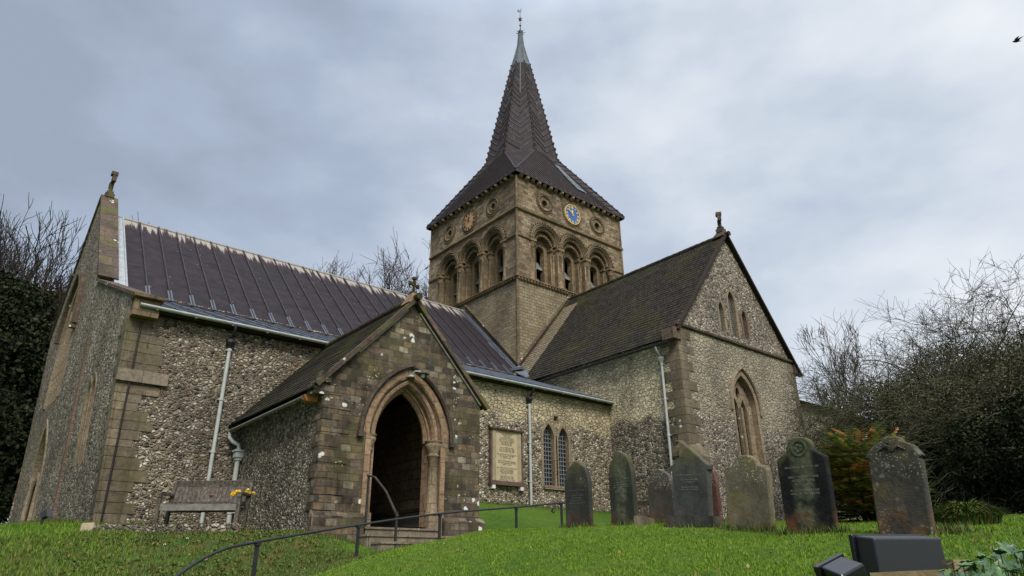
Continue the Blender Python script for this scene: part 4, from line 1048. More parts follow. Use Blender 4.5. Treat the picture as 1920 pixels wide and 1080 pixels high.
while z < pz(PX0) - .25:
    h = rng.uniform(.2,.34); L = .62 if k % 2 else .38; b.box((PX0 + L/2 - .012, PY - .0, z + h/2), (L, .04, h-.014)); b.box((PX0 - .004, PY + (.25 if k % 2 else .42)/2 - .015, z + h/2), (.04, .25 if k % 2 else .42, h - .014)); z += h; k += 1
b.box((PX0-.10, PY+.16, -10.62), (.34,.38,.26)); b.box((PX0-.04, PY+.06, -10.38), (.22,.3,.24))
b.build('quoins', m['porch_stone'], pw)
b = MB(); b.hexa([(PX0-.28,PY+.30,-10.86), (PX0-.02,PY+.30,-10.86), (PX0-.02,PY+.5,-10.86), (PX0-.28,PY+.5,-10.86), (PX0-.34,PY+.28,-10.74), (PX0-.02,PY+.28,-10.70), (PX0-.02,PY+.5,-10.70), (PX0-.34,PY+.5,-10.74)], 0); b.build('corbel_tile', m['terracotta'], pw)
b = MB(); dl = math.hypot(1, PS); pw_ = Vector((-1/dl,0,-PS/dl)); pe_ = Vector((1/dl,0,-PS/dl)); LY = -PY-6.2+.10
tiled(b, (PM, -6.2, PA+.13), (0,-1,0), pw_, LY, 2.36*dl, course=.17, mfun=lambda p: 1 if noise.noise(p*.9) > .1 or p.z > -8.9 else 0); tiled(b, (PM, -6.2, PA+.13), (0,-1,0), pe_, LY, 2.2*dl, course=.17)
for s, L in ((-1, 2.30), (1, 2.16)): b.face([(PM,-6.2,PA+.06), (PM,PY-.08,PA+.06), (PM+s*L,PY-.08,PA+.06-PS*L), (PM+s*L,-6.2,PA+.06-PS*L)], 2)
prf = b.build('porch_roof', [m['tile'], m['tile_moss'], m['oak']], church)
b = MB()
for dd, L, o_ in ((pw_, 2.3, -1), (pe_, 2.22, 1)):
    p0 = Vector((PM, PY-.06, PA+.12)); b.beam(p0, p0 + dd*L*dl, .14, .10, up=dd.cross(Vector((0,1,0))), m=0)
    p1 = Vector((PM, PY-.02, PA-.005)) + dd*.25; b.beam(p1, p1 + dd*(1.75 if o_ < 0 else 2.75), .06, .035, up=dd.cross(Vector((0,1,0))), m=1)
b.build('verge', [m['coping'], m['mortar_white']], prf)
b = MB(); y = -6.3
while y > PY: b.tube([(PM, y, PA+.15), (PM, y-.3, PA+.16)], .09, 8, 0); y -= .31
b.build('ridge_tiles', m['tile_moss'], prf)
gutter(prf, (PX0-.32, -6.3, -10.80), (PX0-.32, -10.95, -10.78), .06, m['wood_grey'])
b = MB(); b.hexa([(PM-.2,PY-.1,PA+.02), (PM+.2,PY-.1,PA+.02), (PM+.2,PY+.3,PA+.02), (PM-.2,PY+.3,PA+.02), (PM-.08,PY-.06,PA+.3), (PM+.08,PY-.06,PA+.3), (PM+.08,PY+.14,PA+.3), (PM-.08,PY+.14,PA+.3)], 0); b.build('apex_stone', m['arch_stone'], prf)
cross(prf, (PM, PY+.05, PA+.2), (.95,.3,0), .52, .15, .05, 'flor', m['tile_moss'])
d, q, t = drainpipe(church, (PX0, -6.62, 0), 0, -10.95, -13.35, (-1,0), .062); d['label'] = 'square-headed downpipe of the porch'
b = MB(); b.box(q + Vector((0,0,-11.42)), (.20,.20,.16)); b.box(q + Vector((0,0,-11.52)), (.15,.15,.10)); b.box(q + Vector((0,0,-11.33)), (.25,.25,.05)); b.build('hopper', m['pipe'], d)
b = MB(); b.tube([(PX0-.32,-6.42,-10.82), (PX0-.32,-6.42,-10.98), (PX0-.24,-6.5,-11.1), (PX0-.12,-6.62,-11.18), (PX0-.1,-6.62,-11.36)], .055, 9); b.build('swan_neck', m['pipe'], d)
# steps
b = MB()
for i, (x0, x1, y0, zt) in enumerate(((-13.85, -12.02, PY-.10, -13.36), (-14.0, -11.7, PY-.48, -13.52), (-13.9, -11.25, PY-.86, -13.67), (-13.6, -12.2, PY-1.15, -13.83))):
    b.hexa([(x0,y0+.03,-14.4), (x1,y0+.03,-14.4), (x1,PY+.2-.01*i,-14.4), (x0,PY+.2-.01*i,-14.4), (x0,y0+.03,zt-.04), (x1,y0+.03,zt-.04), (x1,PY+.2-.01*i,zt-.04), (x0,PY+.2-.01*i,zt-.04)], 0)
    b.hexa([(x0-.02,y0,zt-.04), (x1+.02,y0,zt-.04), (x1+.02,PY+.19-.01*i,zt-.04), (x0-.02,PY+.19-.01*i,zt-.04), (x0-.02,y0,zt), (x1+.02,y0,zt), (x1+.02,PY+.19-.01*i,zt), (x0-.02,PY+.19-.01*i,zt)], 0)
b.build('porch_steps', m['step_stone'], church)
# bench along the east wall inside the porch, inner door
b = MB(); b.box((PX1-.66, -8.6, -12.84), (.42, 4.4, .07), 0, 0); b.box((PX1-.56, -8.6, -13.1), (.24, 4.4, .46), 0, 1); b.build('porch_seat', [m['oak'], m['grey_board']], pw)
b = MB(); b.box((PM, -6.32, -12.2), (1.5,.08,2.3)); b.build('inner_door', m['oak'], pw)
# lamp over the doorway
lamp = empty('wall_lamp', (-12.86, PY-.02, -9.97), 'small dark metal lamp with saucer shade fixed above the porch arch', 'lamp')
b = MB(); b.lathe((-12.92, PY-.03, -10.02), [(.09,-.02),(.09,.02)], 12); b.tube([(-12.92,PY-.02,-9.98), (-12.92,PY-.20,-9.93), (-12.78,PY-.26,-9.93)], .018, 6); b.build('bracket', m['pipe'], lamp)
b = MB(); b.lathe((-12.76, PY-.27, -9.98), [(.03,.10),(.05,.05),(.15,.0),(.15,-.015)], 14); b.build('lamp_shade', m['bronze_dark'], lamp)
b = MB(); b.lathe((-12.76, PY-.27, -10.08), [(.02,.0),(.045,.02),(.05,.09)], 10); b.build('bulb', m['white'], lamp)

# ------------------------------------------------------------------ lettering
def text_obj(name, body, size, mat, parent, mtx, ext=.002, spacing=1.0, wide=1.0):
    cu = bpy.data.curves.new(name, 'FONT'); cu.body = body; cu.size = size; cu.align_x = 'CENTER'; cu.align_y = 'TOP'; cu.extrude = ext; cu.space_line = spacing; cu.resolution_u = 2
    t = bpy.data.objects.new('tmp_text', cu); COL.objects.link(t)
    me = bpy.data.meshes.new_from_object(t); bpy.data.objects.remove(t); bpy.data.curves.remove(cu)
    me.name = name; me.transform(mtx @ Matrix.Diagonal((wide, 1, 1, 1))); me.materials.clear(); me.materials.append(mat)
    o = bpy.data.objects.new(name, me); COL.objects.link(o); o.parent = parent
    return o

# ------------------------------------------------------------------ memorial tablet on the aisle wall
def tablet():
    x0, x1, z0, z1 = -6.60, -5.27, -11.42, -9.72; y = -6.2
    r = empty('memorial_tablet', ((x0+x1)/2, y, z0-.12), 'cream stone memorial tablet with lines of black lettering fixed to the aisle wall', 'tablet')
    b = MB(); b.box(((x0+x1)/2, y-.05, (z0+z1)/2), (x1-x0-.14, .10, z1-z0)); b.build('panel', m['tablet'], r)
    for s in (0, 1):
        b = MB()
        for k in range(3):
            x = (x0 + .05 + k*.055) if s == 0 else (x1 - .05 - k*.055); b.tube([(x, y-.11, z0), (x, y-.11, z1)], .024, 6)
        x = x0 - .02 if s == 0 else x1 + .02; b.box((x, y-.05, (z0+z1)/2), (.06,.14,z1-z0), 0, 1)
        b.build('frame', [m['tablet_frame'], m['tablet_dark']], r)
    b = MB(); b.hexa([(x0-.08,y-.18,z1), (x1+.08,y-.18,z1), (x1+.08,y,z1), (x0-.08,y,z1), (x0-.10,y-.20,z1+.05), (x1+.10,y-.20,z1+.05), (x1+.10,y,z1+.09), (x0-.10,y,z1+.09)]); b.build('cornice', m['tablet_dark'], r)
    b = MB(); b.hexa([(x0-.07,y-.17,z0-.15), (x1+.09,y-.17,z0-.15), (x1+.09,y,z0-.15), (x0-.07,y,z0-.15), (x0-.07,y-.17,z0-.01), (x1+.09,y-.17,z0-.01), (x1+.09,y,z0+.01), (x0-.07,y,z0+.01)]); b.build('shelf', m['tablet_dark'], r)
    for x in (x0+.06, x1-.04):
        b = MB(); b.box((x, y-.08, z0-.21), (.13,.16,.13)); b.build('bracket', m['white'], r)
    txt = "Sacred to the Memory of\nWILLIAM WIGGS\nof this Place\nin the County of Sussex\nand Third Son of the Revd.\nof Broxhampton in Dorset\nBorn May 8th 1770\nDied May 4th 1831\n\nAlso of MARY his Wife\nBorn November 8th 1768\nDied December 11th 1846\n\nAlso of WILLIAM Son of the above\nwho died April 14th 1809\nAged 8 Years\n\nAlso of CATHERINE Daughter\nwho died September 20th 1820\nAged 21 Years\n\nAlso of WILLIAM, Son of the above\nRector of Hannington\nBorn October 6th 1801\nDied April 8th 1875\n\nAlso of ANN his Wife\nBorn March 30th 1800\nDied December 17th 1863"
    M4 = Matrix.Translation(Vector(((x0+x1)/2, y-.1015, z1-.05)) - Vector(r.location)) @ Matrix.Rotation(PI/2, 4, 'X')
    text_obj('inscription', txt, .076, m['ink'], r, M4, .001, .74, .82)
tablet()

# ------------------------------------------------------------------ bench with flowers
def make_bench(root, mat, seatmat, solid=True):
    """local: x along the seat, y towards the back, origin at ground centre"""
    def bd(b, n, mt=None): o = b.build(n, mt or mat); o.parent = root; return o
    L = 1.62
    for s in (-1, 1):
        b = MB(); b.box((s*L/2, -.26, .31), (.075,.075,.62)); b.box((s*L/2, -.27, .60), (.085,.09,.05)); bd(b, 'front_leg')
        b = MB(); b.beam((s*L/2, .22, 0), (s*L/2, .24, .42), .07, .07, up=(1,0,0)); b.beam((s*L/2, .24, .40), (s*L/2, .38, .98), .07, .07, up=(1,0,0)); bd(b, 'rear_leg')
        b = MB(); b.beam((s*L/2, -.32, .645), (s*L/2, .32, .665), .09, .045); bd(b, 'armrest')
    b = MB(); b.box((0, -.265, .37), (L-.08, .035, .12)); b.box((0, .22, .36), (L-.08,.035,.10)); bd(b, 'seat_rail', seatmat)
    b = MB()
    for k in range(5): b.box((0, -.235 + k*.105, .44), (L-.05, .088, .024))
    bd(b, 'seat')
    b = MB(); b.beam((-L/2+.03, .355, .90), (L/2-.03, .355, .90), .06, .15, up=(0,-.23,1)); bd(b, 'back_rail')
    b = MB(); b.beam((-L/2+.03, .27, .50), (L/2-.03, .27, .50), .05, .07, up=(0,-.23,1)); bd(b, 'lower_back_rail')
    b = MB(); n = 17; rg = random.Random(3)
    for k in range(n):
        x = -L/2 + .09 + k*(L-.18)/(n-1)
        w = .083 if solid else .045
        if solid and 7 <= k <= 9: continue
        b.beam((x, .272 + rg.uniform(-.004,.004), .52), (x, .345, .84), w, .022, up=(0,1,0))
    if solid: b.beam((-.0, .262, .50), (-.0, .338, .86), .27, .03, up=(0,1,0))
    bd(b, 'back_slats')
    return root
bx, by = -16.45, -9.15; bz = gz(bx, by)
bench = empty('garden_bench', (bx, by, -13.34), 'weathered grey brown wooden bench against the nave wall with daffodils on its seat', 'bench')
make_bench(bench, m['wood'], m['wood_grey'], True); bench.rotation_euler = (0, .0, math.radians(-38))
b = MB(); b.box((0.0, .318, .80), (.13,.008,.045), 0, 0, Matrix.Rotation(-.23, 3, 'X')); o = b.build('plaque', m['tablet_dark']); o.parent = bench
b = MB(); b.lathe((.02, .288, .665), [(.05,-.004),(.05,.004)], 10); o = b.build('robin_badge', m['terracotta']); o.parent = bench
# daffodils in a pot on the seat
Rb = Matrix.Rotation(math.radians(-38), 3, 'Z'); pp = Vector((bx, by, -13.34)) + Rb @ Vector((.66, -.05, .452))
pot = empty('flower_pot', pp, 'small pale pot of yellow daffodils standing on the bench seat by its right armrest', 'flowers')
b = MB(); b.lathe(pp, [(.045,0),(.065,.14),(.07,.15),(.05,.15)], 12); b.build('pot', m['wood_grey'], pot)
b = MB(); rg = random.Random(12); st = MB()
for k in range(16):
    a = rg.uniform(0, 2*PI); q = pp + Vector((math.cos(a)*rg.uniform(0,.13), math.sin(a)*rg.uniform(0,.13), .19 + rg.uniform(-.02,.10)))
    if k > 11: q += Rb @ Vector((.24, -.03, .04))
    st.tube([pp + Vector((0,0,.12)), q], .005, 4)
    f = Vector((rg.uniform(-1,.2), rg.uniform(-1,-.2), rg.uniform(-.1,.5))).normalized(); u = f.orthogonal().normalized(); v = f.cross(u)
    for j in range(6):
        t = 2*PI*j/6; d = u*math.cos(t) + v*math.sin(t); e = u*math.cos(t+.4) + v*math.sin(t+.4); g = u*math.cos(t-.4) + v*math.sin(t-.4)
        b.face([q, q + g*.021 + f*.008, q + d*.040, q + e*.021 + f*.008], 0)
    b.tube([q, q + f*.035], [.012, .020], 6, 0)
b.build('flowers', m['petal'], pot); st.build('stems', m['ivy'], pot)
# low stone edging and loose block in front of the nave
e = MB(); rg = random.Random(8)
pa, pb = Vector((-18.35, -8.1, 0)), Vector((-15.9, -10.15, 0)); n = 15
for k in range(n):
    a, c = pa.lerp(pb, k/n), pa.lerp(pb, (k+.93)/n); z = max(gz(a.x, a.y), -13.62)
    e.beam(Vector((a.x, a.y, -13.44 + rg.uniform(-.03,.02))), Vector((c.x, c.y, -13.44 + rg.uniform(-.03,.02))), .26, .26 + rg.uniform(0,.04))
o = e.build('stone_edging', m['flint_nave']); tag(o, 'low rubble stone edging under the bench along the nave wall', 'edging')
e = MB(); p = Vector((-18.35, -8.25, -13.38)); e.hexa([p + Vector(q) for q in ((-.12,-.1,-.18),(.13,-.12,-.18),(.14,.12,-.18),(-.1,.13,-.18),(-.10,-.09,.10),(.11,-.10,.12),(.12,.10,.12),(-.09,.11,.09))], 0)
o = e.build('stone_block', m['tablet']); tag(o, 'squared pale loose stone block at the left end of the edging', 'stone')
# small floodlight in the grass by the west front
r = empty('floodlight', (-18.95, -6.75, -13.3), 'small black floodlight on a stake in the grass by the west corner', 'floodlight')
b = MB(); b.box((-18.95,-6.75,-13.22), (.05,.05,.3)); b.build('stake', m['iron'], r)
b = MB(); b.box((-18.93,-6.78,-13.04), (.10,.15,.14), .5, 0, Matrix.Rotation(-.5, 3, 'X')); b.box((-18.87,-6.85,-13.02), (.13,.02,.17), .5, 1, Matrix.Rotation(-.5, 3, 'X')); b.build('lamp_head', [m['plastic'], m['glass']], r)

# ------------------------------------------------------------------ handrails
def catmull(P, n=6):
    P = [Vector(p) for p in P]; out = []
    for i in range(len(P)-1):
        p0, p1, p2, p3 = P[max(i-1,0)], P[i], P[i+1], P[min(i+2,len(P)-1)]
        for k in range(n):
            t = k/n; out.append(.5*((2*p1) + (p2-p0)*t + (2*p0-5*p1+4*p2-p3)*t*t + (3*p1-p0-3*p2+p3)*t**3))
    return out + [P[-1]]
r = empty('handrail', (-14.8, -13.0, -14.1), 'long dark metal handrail on five posts curving down past the porch steps', 'handrail')
rp = [(-19.6,-17.6,-14.80), (-18.55,-15.9,-14.24), (-17.85,-14.95,-13.96), (-17.07,-14.2,-13.80), (-14.86,-13.01,-13.44), (-12.95,-12.75,-13.155), (-10.89,-12.67,-12.93), (-9.48,-12.59,-12.77), (-9.0,-12.57,-12.735)]
b = MB(); b.tube(catmull(rp), .021, 7); b.tube([(-9.62,-12.6,-12.80), (-9.70,-12.6,-12.87), (-9.76,-12.6,-12.97), (-9.70,-12.6,-13.0), (-9.66,-12.6,-12.94)], .02, 6); b.build('rail', m['rail'], r)
for i in (3, 4, 5, 6, 7, 8):
    x, y, z = rp[i]; x += .04 if i == 7 else 0
    b = MB(); b.box((x, y, (z + gz(x, y) - .15)/2), (.045,.045, z - gz(x, y) + .12), .4); b.box((x, y, z-.03), (.07,.07,.04), .4); b.build('post', m['rail'], r)
r = empty('step_handrail', (-13.6, -12.1, -13.9), 'short steep handrail on two posts beside the porch steps', 'handrail')
b = MB(); b.tube([(-13.98,-11.2,-12.36), (-13.86,-11.32,-12.33), (-13.78,-11.5,-12.38), (-13.66,-11.78,-12.68), (-13.58,-12.05,-13.08), (-13.56,-12.14,-13.2)], [.018,.02,.024,.026,.03,.03], 7); b.build('rail', m['wood_dark'], r)
for x, y, zt in ((-13.84,-11.34,-12.34), (-13.57,-12.12,-13.1)):
    b = MB(); b.box((x, y, (zt-13.95)/2), (.04,.04, zt+13.95)); b.build('post', m['rail'], r)

# ------------------------------------------------------------------ gravestones
def headstone(name, label, loc, w, h, th, prof, mat, yaw=0, lean=(0, 0), base=None, text=None, tmat=None, tsize=.045, ttop=.3, extra=None, tw=1.0):
    """face looks along local -X (west); local y = width. prof(w,h)-> outline points (y,z) anticlockwise seen from the front"""
    r = empty(name, (loc[0], loc[1], loc[2] - .02), label, 'gravestone', 'old gravestones in the churchyard grass')
    r.rotation_euler = (lean[0], lean[1], yaw)
    b = MB(); pts = prof(w, h); n = len(pts)
    # slightly worn edge: front outline inset
    cx = sum(p[0] for p in pts)/n; cz = h*.45
    rg = random.Random(int(abs(loc[0]*1000))); ins = .012
    pts = [(y + rg.uniform(-.007,.007), z + rg.uniform(-.007,.007)) for y, z in pts]
    fr = [(y - ins*(1 if y > cx else -1), z - (ins if z > .1 else 0)) for y, z in pts]
    x0, x1 = -th/2, th/2
    b.face([(x0, -y, z) for y, z in fr], 0); 
    rows = [[(x0, -y, z) for y, z in fr], [(x0+ins, -y, z) for y, z in pts], [(x1-ins, -y, z) for y, z in pts], [(x1, -y, z) for y, z in fr]]
    b.grid(rows, 0, False, True); b.face([(x1, -y, z) for y, z in fr][::-1], 0)
    o = b.build('slab', mat); o.parent = r
    if base:
        b = MB(); b.box((0, 0, base[1]/2 - .08), (th + .14, base[0], base[1] + .16)); o = b.build('base', mat); o.parent = r
    if text:
        M4 = Matrix.Translation((x0 - .0015, 0, h*(1-ttop))) @ Matrix.Rotation(-PI/2, 4, 'Z') @ Matrix.Rotation(PI/2, 4, 'X')
        text_obj('inscription', text, tsize, tmat or m['g_groove'], r, M4, .001, 1.0, tw)
    if extra: extra(r, x0, w, h)
    return r
def gothic(w, h, rise=None, n=9):
    a = w/2; rise = rise or w*.78; R = (a*a + rise*rise)/(2*a); A = math.asin(min(1, rise/R))
    L = [(-a + R - R*math.cos(A*k/n), h - rise + R*math.sin(A*k/n)) for k in range(n+1)]
    return [(-a, -.25)] + L + [(-x, z) for x, z in L[-2::-1]] + [(a, -.25)]
def gabled(w, h):
    a = w/2; return [(-a*.97, -.25), (-a, h*.70), (-a*1.12, h*.71), (-a*1.12, h*.76), (-a*.93, h*.79), (0, h), (a*.93, h*.79), (a*1.12, h*.76), (a*1.12, h*.71), (a, h*.70), (a*.97, -.25)]
def should(w, h, n=7):
    a = w/2; c = a*.60; pts = [(-a*.96, -.25), (-a, h*.80), (-a*.93, h*.85), (-c*1.02, h*.87)]
    pts += [(c*math.cos(t)*.95, h*.87 + (h*.13)*math.sin(t)) for t in np.linspace(PI*.96, PI*.04, 11)]
    return pts + [(c*1.02, h*.87), (a*.93, h*.85), (a, h*.80), (a*.96, -.25)]
def ogee(w, h):
    a = w/2; half = [(-a*.95, -.25), (-a*.99, h*.72), (-a*1.02, h*.74), (-a*1.0, h*.775), (-a*.90, h*.80), (-a*.72, h*.83), (-a*.58, h*.85), (-a*.54, h*.87), (-a*.53, h*.90)] + [(a*.50*math.cos(t), h*.90 + h*.10*math.sin(t)) for t in np.linspace(PI*.92, PI*.5, 7)]
    return half + [(-x, z) for x, z in half[-2::-1]]
def scroll(w, h):
    a = w/2; half = [(-a*.97, -.25), (-a, h*.74), (-a*.93, h*.755), (-a*.93, h*.78), (-a*1.06, h*.80), (-a*.95, h*.845), (-a*.72, h*.90), (-a*.52, h*.935), (-a*.42, h*.95), (-a*.33, h*.985), (-a*.15, h), (0, h*.995)]
    return half + [(-x, z) for x, z in half[-2::-1]]
def medal(r, x0, w, h):
    b = MB(); fr = Fr((x0, 0, 0), (0,-1,0)); ci = lambda R, z: [(R*math.cos(a), z + R*math.sin(a)) for a in np.linspace(2*PI, 0, 19)[:-1]]
    sweep(b, fr, ci(w*.13, h*.88), [(0,0),(0,.012),(.02,.012),(.02,0)], 0, True)
    for k in range(5): a = 2*PI*k/5; b.box((x0-.004, w*.06*math.cos(a), h*.88 + w*.06*math.sin(a)), (.014,.03,.03), 0)
    o = b.build('carved_medallion', m['g_black']); o.parent = r
def palm(r, x0, w, h):
    b = MB(); 
    for s in (-1, 1):
        for k in range(4):
            z0 = h*.84 + k*.012*h; b.tube([(x0-.004, 0, z0), (x0-.012, s*w*.12, z0 + h*(.05 - .008*k)), (x0-.006, s*w*(.26-.03*k), z0 + h*(.01 + .01*k))], [.012,.01,.006], 5)
    for k in (-2,-1,0,1,2): b.tube([(x0-.004, 0, h*.87), (x0-.01, k*w*.035, h*.94)], [.01,.006], 5)
    o = b.build('carved_leaves', m['g_lichen']); o.parent = r
def G(x, y): return (x, y, gz(x, y))
headstone('headstone', 'dark narrow pointed gravestone nearest the end of the handrail', G(-12.70,-16.42), .50, 1.08, .10, lambda w, h: gothic(w, h, .36), m['g_dark'], math.radians(8), (0,0), None, "In Loving Memory\nof\nour dear parents\nwho fell asleep\nJanuary 1893\nPeace perfect peace", None, .040, .42)
headstone('headstone', 'dark pointed gravestone with a green streak, between handrail end and small bench', G(-11.84,-16.63), .50, 1.24, .11, lambda w, h: gothic(w, h, .38), m['g_dark_green'], math.radians(4), (0,0), None, "SACRED\nto the Memory of\nwho departed this life\nApril 1889\nAlso of the above", m['g_letter'], .036, .42)
headstone('headstone', 'small spotted mossy arched gravestone in front of the small bench', G(-10.64,-16.5), .55, .98, .11, lambda w, h: gothic(w, h, .34), m['g_spotty'], math.radians(4), (0,.0), None, "IHS", m['g_letter'], .09, .12)
headstone('headstone', 'slate grey gable-topped gravestone on a plinth, before the transept corner', G(-12.36,-18.37), .60, 1.14, .12, gabled, m['g_slate'], math.radians(3), (.07,.0), (.78,.17), "In Affectionate Remembrance\nof\nwho died March 1881\nAged 62 years\n\nBlessed are the dead\nwhich die in the Lord", m['g_letter'], .034, .34)
headstone('headstone', 'reddish brown round-topped gravestone half hidden behind the gabled slate one', G(-10.9,-17.58), .56, 1.02, .10, lambda w, h: gothic(w, h, .31), m['g_red'], math.radians(4), (0,0))
headstone('headstone', 'leaning sandy yellow gravestone with rounded head and shoulders, mottled with lichen', G(-12.78,-19.55), .62, .96, .12, should, m['g_sand'], math.radians(2), (.08,-.03))
headstone('headstone', 'black shouldered gravestone with a green stain down its middle and pale lettering', G(-13.31,-20.62), .56, 1.08, .11, ogee, m['g_black'], math.radians(3), (.03,0), None, "IN LOVING MEMORY OF\n\n\nWHO DIED MAY 1898\nAGED 71 YEARS\n\n\nALSO OF MARY 1904\nWIFE OF THE ABOVE", m['g_letter'], .036, .30, medal)
headstone('headstone', 'tall blotched brown grey gravestone with carved leafy head, before the dark bushes', G(-13.70,-21.74), .47, .94, .13, scroll, m['g_lichen'], math.radians(4), (.07,0), None, None, None, .04, .3, palm)
# low broken stump and kerb by the slate stone
b = MB(); p = G(-11.9,-18.75); b.box((p[0], p[1], p[2]+.06), (.22,.16,.34), .3, 0, Matrix.Rotation(.12, 3, 'X')); o = b.build('footstone', m['g_sand']); tag(o, 'low stub of a footstone beside the gabled slate gravestone', 'footstone')
b = MB()
for (x, y, L, a) in ((-11.9,-17.1,.9,.5), (-11.2,-18.6,.9,.3)):
    z = gz(x, y); b.box((x, y, z+.03), (L,.16,.16), a)
o = b.build('grave_kerb', m['g_sand']); tag(o, 'low mossy stone kerb in the grass behind the front row of gravestones', 'kerb')
# small slatted bench by the transept
b2 = empty('slatted_bench', (-6.0, -12.35, gz(-6.0,-12.35) - .06), 'small brown slatted bench seen between two dark gravestones by the transept', 'bench')
make_bench(b2, m['wood_dark'], m['wood_dark'], False); b2.rotation_euler = (0, 0, math.radians(-60)); b2.scale = (.9, .9, .85)
# polished granite memorial blocks in the foreground
def rot(v, a): return Vector((v[0]*math.cos(a) - v[1]*math.sin(a), v[0]*math.sin(a) + v[1]*math.cos(a), v[2]))
def granite(loc, w, d, h, yaw, top, label, mat, tilt=0):
    r = empty('granite_memorial', loc, label, 'memorial'); r.rotation_euler = (tilt, 0, yaw)
    b = MB(); i = top
    A = [(-w/2,-d/2,-.4), (w/2,-d/2,-.4), (w/2,d/2,-.4), (-w/2,d/2,-.4)]; B = [(-w/2,-d/2,h-i), (w/2,-d/2,h-i), (w/2,d/2,h), (-w/2,d/2,h)]
    b.hexa(A + [(-w/2+.01,-d/2,h-i), (w/2-.01,-d/2,h-i), (w/2-.015,d/2,h), (-w/2+.015,d/2,h)], 0)
    o = b.build('block', mat); o.parent = r
    bv = o.modifiers.new('bevel', 'BEVEL'); bv.width = .012; bv.segments = 3
    b = MB(); b.box((0, d/2 + .012, h/2 - .2), (w+.012, .03, h+.41)); o = b.build('face_slab', m['granite_polish']); o.parent = r
    bv = o.modifiers.new('bevel', 'BEVEL'); bv.width = .004; bv.segments = 2
    return r
granite((-16.75,-22.88,-14.42), .44, .15, .37, math.radians(-28), .018, 'dark grey granite memorial with sloping shoulders, foreground right', m['granite'])
w_ = granite((-17.04,-22.76,-14.58), .19, .13, .42, math.radians(-20), .03, 'small black granite wedge memorial left of the larger grey one', m['granite_polish'], .1); w_.rotation_euler[1] = -.34
b = MB(); b.beam((-17.58,-23.07,-14.285), (-17.42,-23.44,-14.268), .035, .10); b.box((-17.40,-23.36,-14.285), (.075,.075,.20), -.6)
o = b.build('plank_edging', m['plank']); tag(o, 'rough wooden plank edge of a planter at the bottom right corner', 'plank')

# ------------------------------------------------------------------ vegetation
def quads_cloud(centers, size, rng, aspect=1.6, up=.0, flat=None):
    """leaf shaped quads at the given centres"""
    n = len(centers); a = rng.normal(size=(n, 3)); a[:, 2] += up; a /= np.linalg.norm(a, axis=1)[:, None]
    t = rng.normal(size=(n, 3)); b = np.cross(a, t); b /= np.linalg.norm(b, axis=1)[:, None]
    s = size * rng.uniform(.6, 1.3, (n, 1)); L = a*s*aspect/2; Wd = b*s/2
    V = np.stack([centers - L, centers + Wd*.9 - L*.1, centers + L, centers - Wd*.9 - L*.1], 1).reshape(-1, 3)
    F = np.arange(4*n).reshape(n, 4); return V, F
class Tw:
    """collects thin triangular tubes fast"""
    def __init__(s): s.V = []; s.F = []; s.n = 0
    def seg(s, p, q, r0, r1, k=3):
        d = q - p; l = np.linalg.norm(d)
        if l < 1e-5: return
        d = d/l; a = np.cross(d, (.3,.5,.81)); a /= max(1e-6, np.linalg.norm(a)); b = np.cross(d, a)
        for c, r in ((p, r0), (q, r1)):
            for j in range(k): t = 2*PI*j/k; s.V.append(c + (a*math.cos(t) + b*math.sin(t))*r)
        for j in range(k): s.F.append((s.n+j, s.n+(j+1)%k, s.n+k+(j+1)%k, s.n+k+j))
        s.n += 2*k
def grow(tw, rng, p, d, L, r, lev, spread=.5, grav=.0, kink=.18, minr=.008, nb=(2,4), segs=4, curve=None, tips=None, shrink=.68, rsh=.58, up=.12):
    seg = L/segs; pos = p.copy(); dr = d/np.linalg.norm(d); pts = [(pos.copy(), dr.copy(), r)]
    for k in range(segs):
        dr = dr + rng.normal(0, kink, 3) + np.array([0, 0, up if lev > 0 else grav]); dr /= np.linalg.norm(dr)
        q = pos + dr*seg; r2 = max(minr*.6, r*(1 - .45*(k+1)/segs)); tw[0 if lev >= 3 else 1].seg(pos, q, max(minr*.6, r*(1-.45*k/segs)), r2, 6 if lev >= 3 else 3); pos = q; pts.append((pos.copy(), dr.copy(), r2))
    if lev == 0:
        if tips is not None: tips.append(pos.copy())
        return
    n = rng.integers(nb[0], nb[1]+1)
    for k in range(n):
        i = segs if k == 0 else int(rng.integers(max(1, segs//2), segs+1)); bp, bd, br = pts[i]
        o = rng.normal(size=3); o -= bd*o.dot(bd); o /= np.linalg.norm(o); sp = spread*rng.uniform(.5, 1.3)*(.5 if k == 0 else 1)
        grow(tw, rng, bp, bd*math.cos(sp) + o*math.sin(sp), L*shrink*rng.uniform(.75, 1.2), max(minr, br*(rsh if k else .8)), lev-1, spread, grav, kink, minr, nb, segs, curve, tips, shrink, rsh, up)
def obj_tw(t, name, mat, root):
    if not t.V: return None
    return np_mesh(name, np.array(t.V) + 0, np.array(t.F), [mat], root)
def bare_tree(name, label, x, y, z, H, seed, mat_b, mat_t, lev=5, spread=.5, minr=.016, group=None, stems=1, nb=(2,4), kink=.12, **kw):
    rng = np.random.default_rng(seed); root = empty(name, (x, y, z), label, 'tree', group); tw = [Tw(), Tw()]
    for s in range(stems):
        d = np.array([rng.normal(0,.1)*(1+stems), rng.normal(0,.1)*(1+stems), 1.]); grow(tw, rng, np.array([x + rng.normal(0,.3)*(stems>1), y + rng.normal(0,.3)*(stems>1), z]), d, H*.30, H*.018, lev, spread, 0, kink, minr, nb, 4, **kw)
    top = max(v[2] for v in tw[1].V); k = H/(top - z); c0 = np.array([x, y, z])
    for t in tw: t.V = [c0 + (v - c0)*k for v in t.V]
    obj_tw(tw[0], 'trunk', mat_b, root); obj_tw(tw[1], 'crown', mat_t, root); return root
CAMP = np.array([-20.859, -24.541, -14.21])
def polar(az, d):   # az in degrees from north, towards east
    a = math.radians(az); return CAMP[0] + math.sin(a)*d, CAMP[1] + math.cos(a)*d
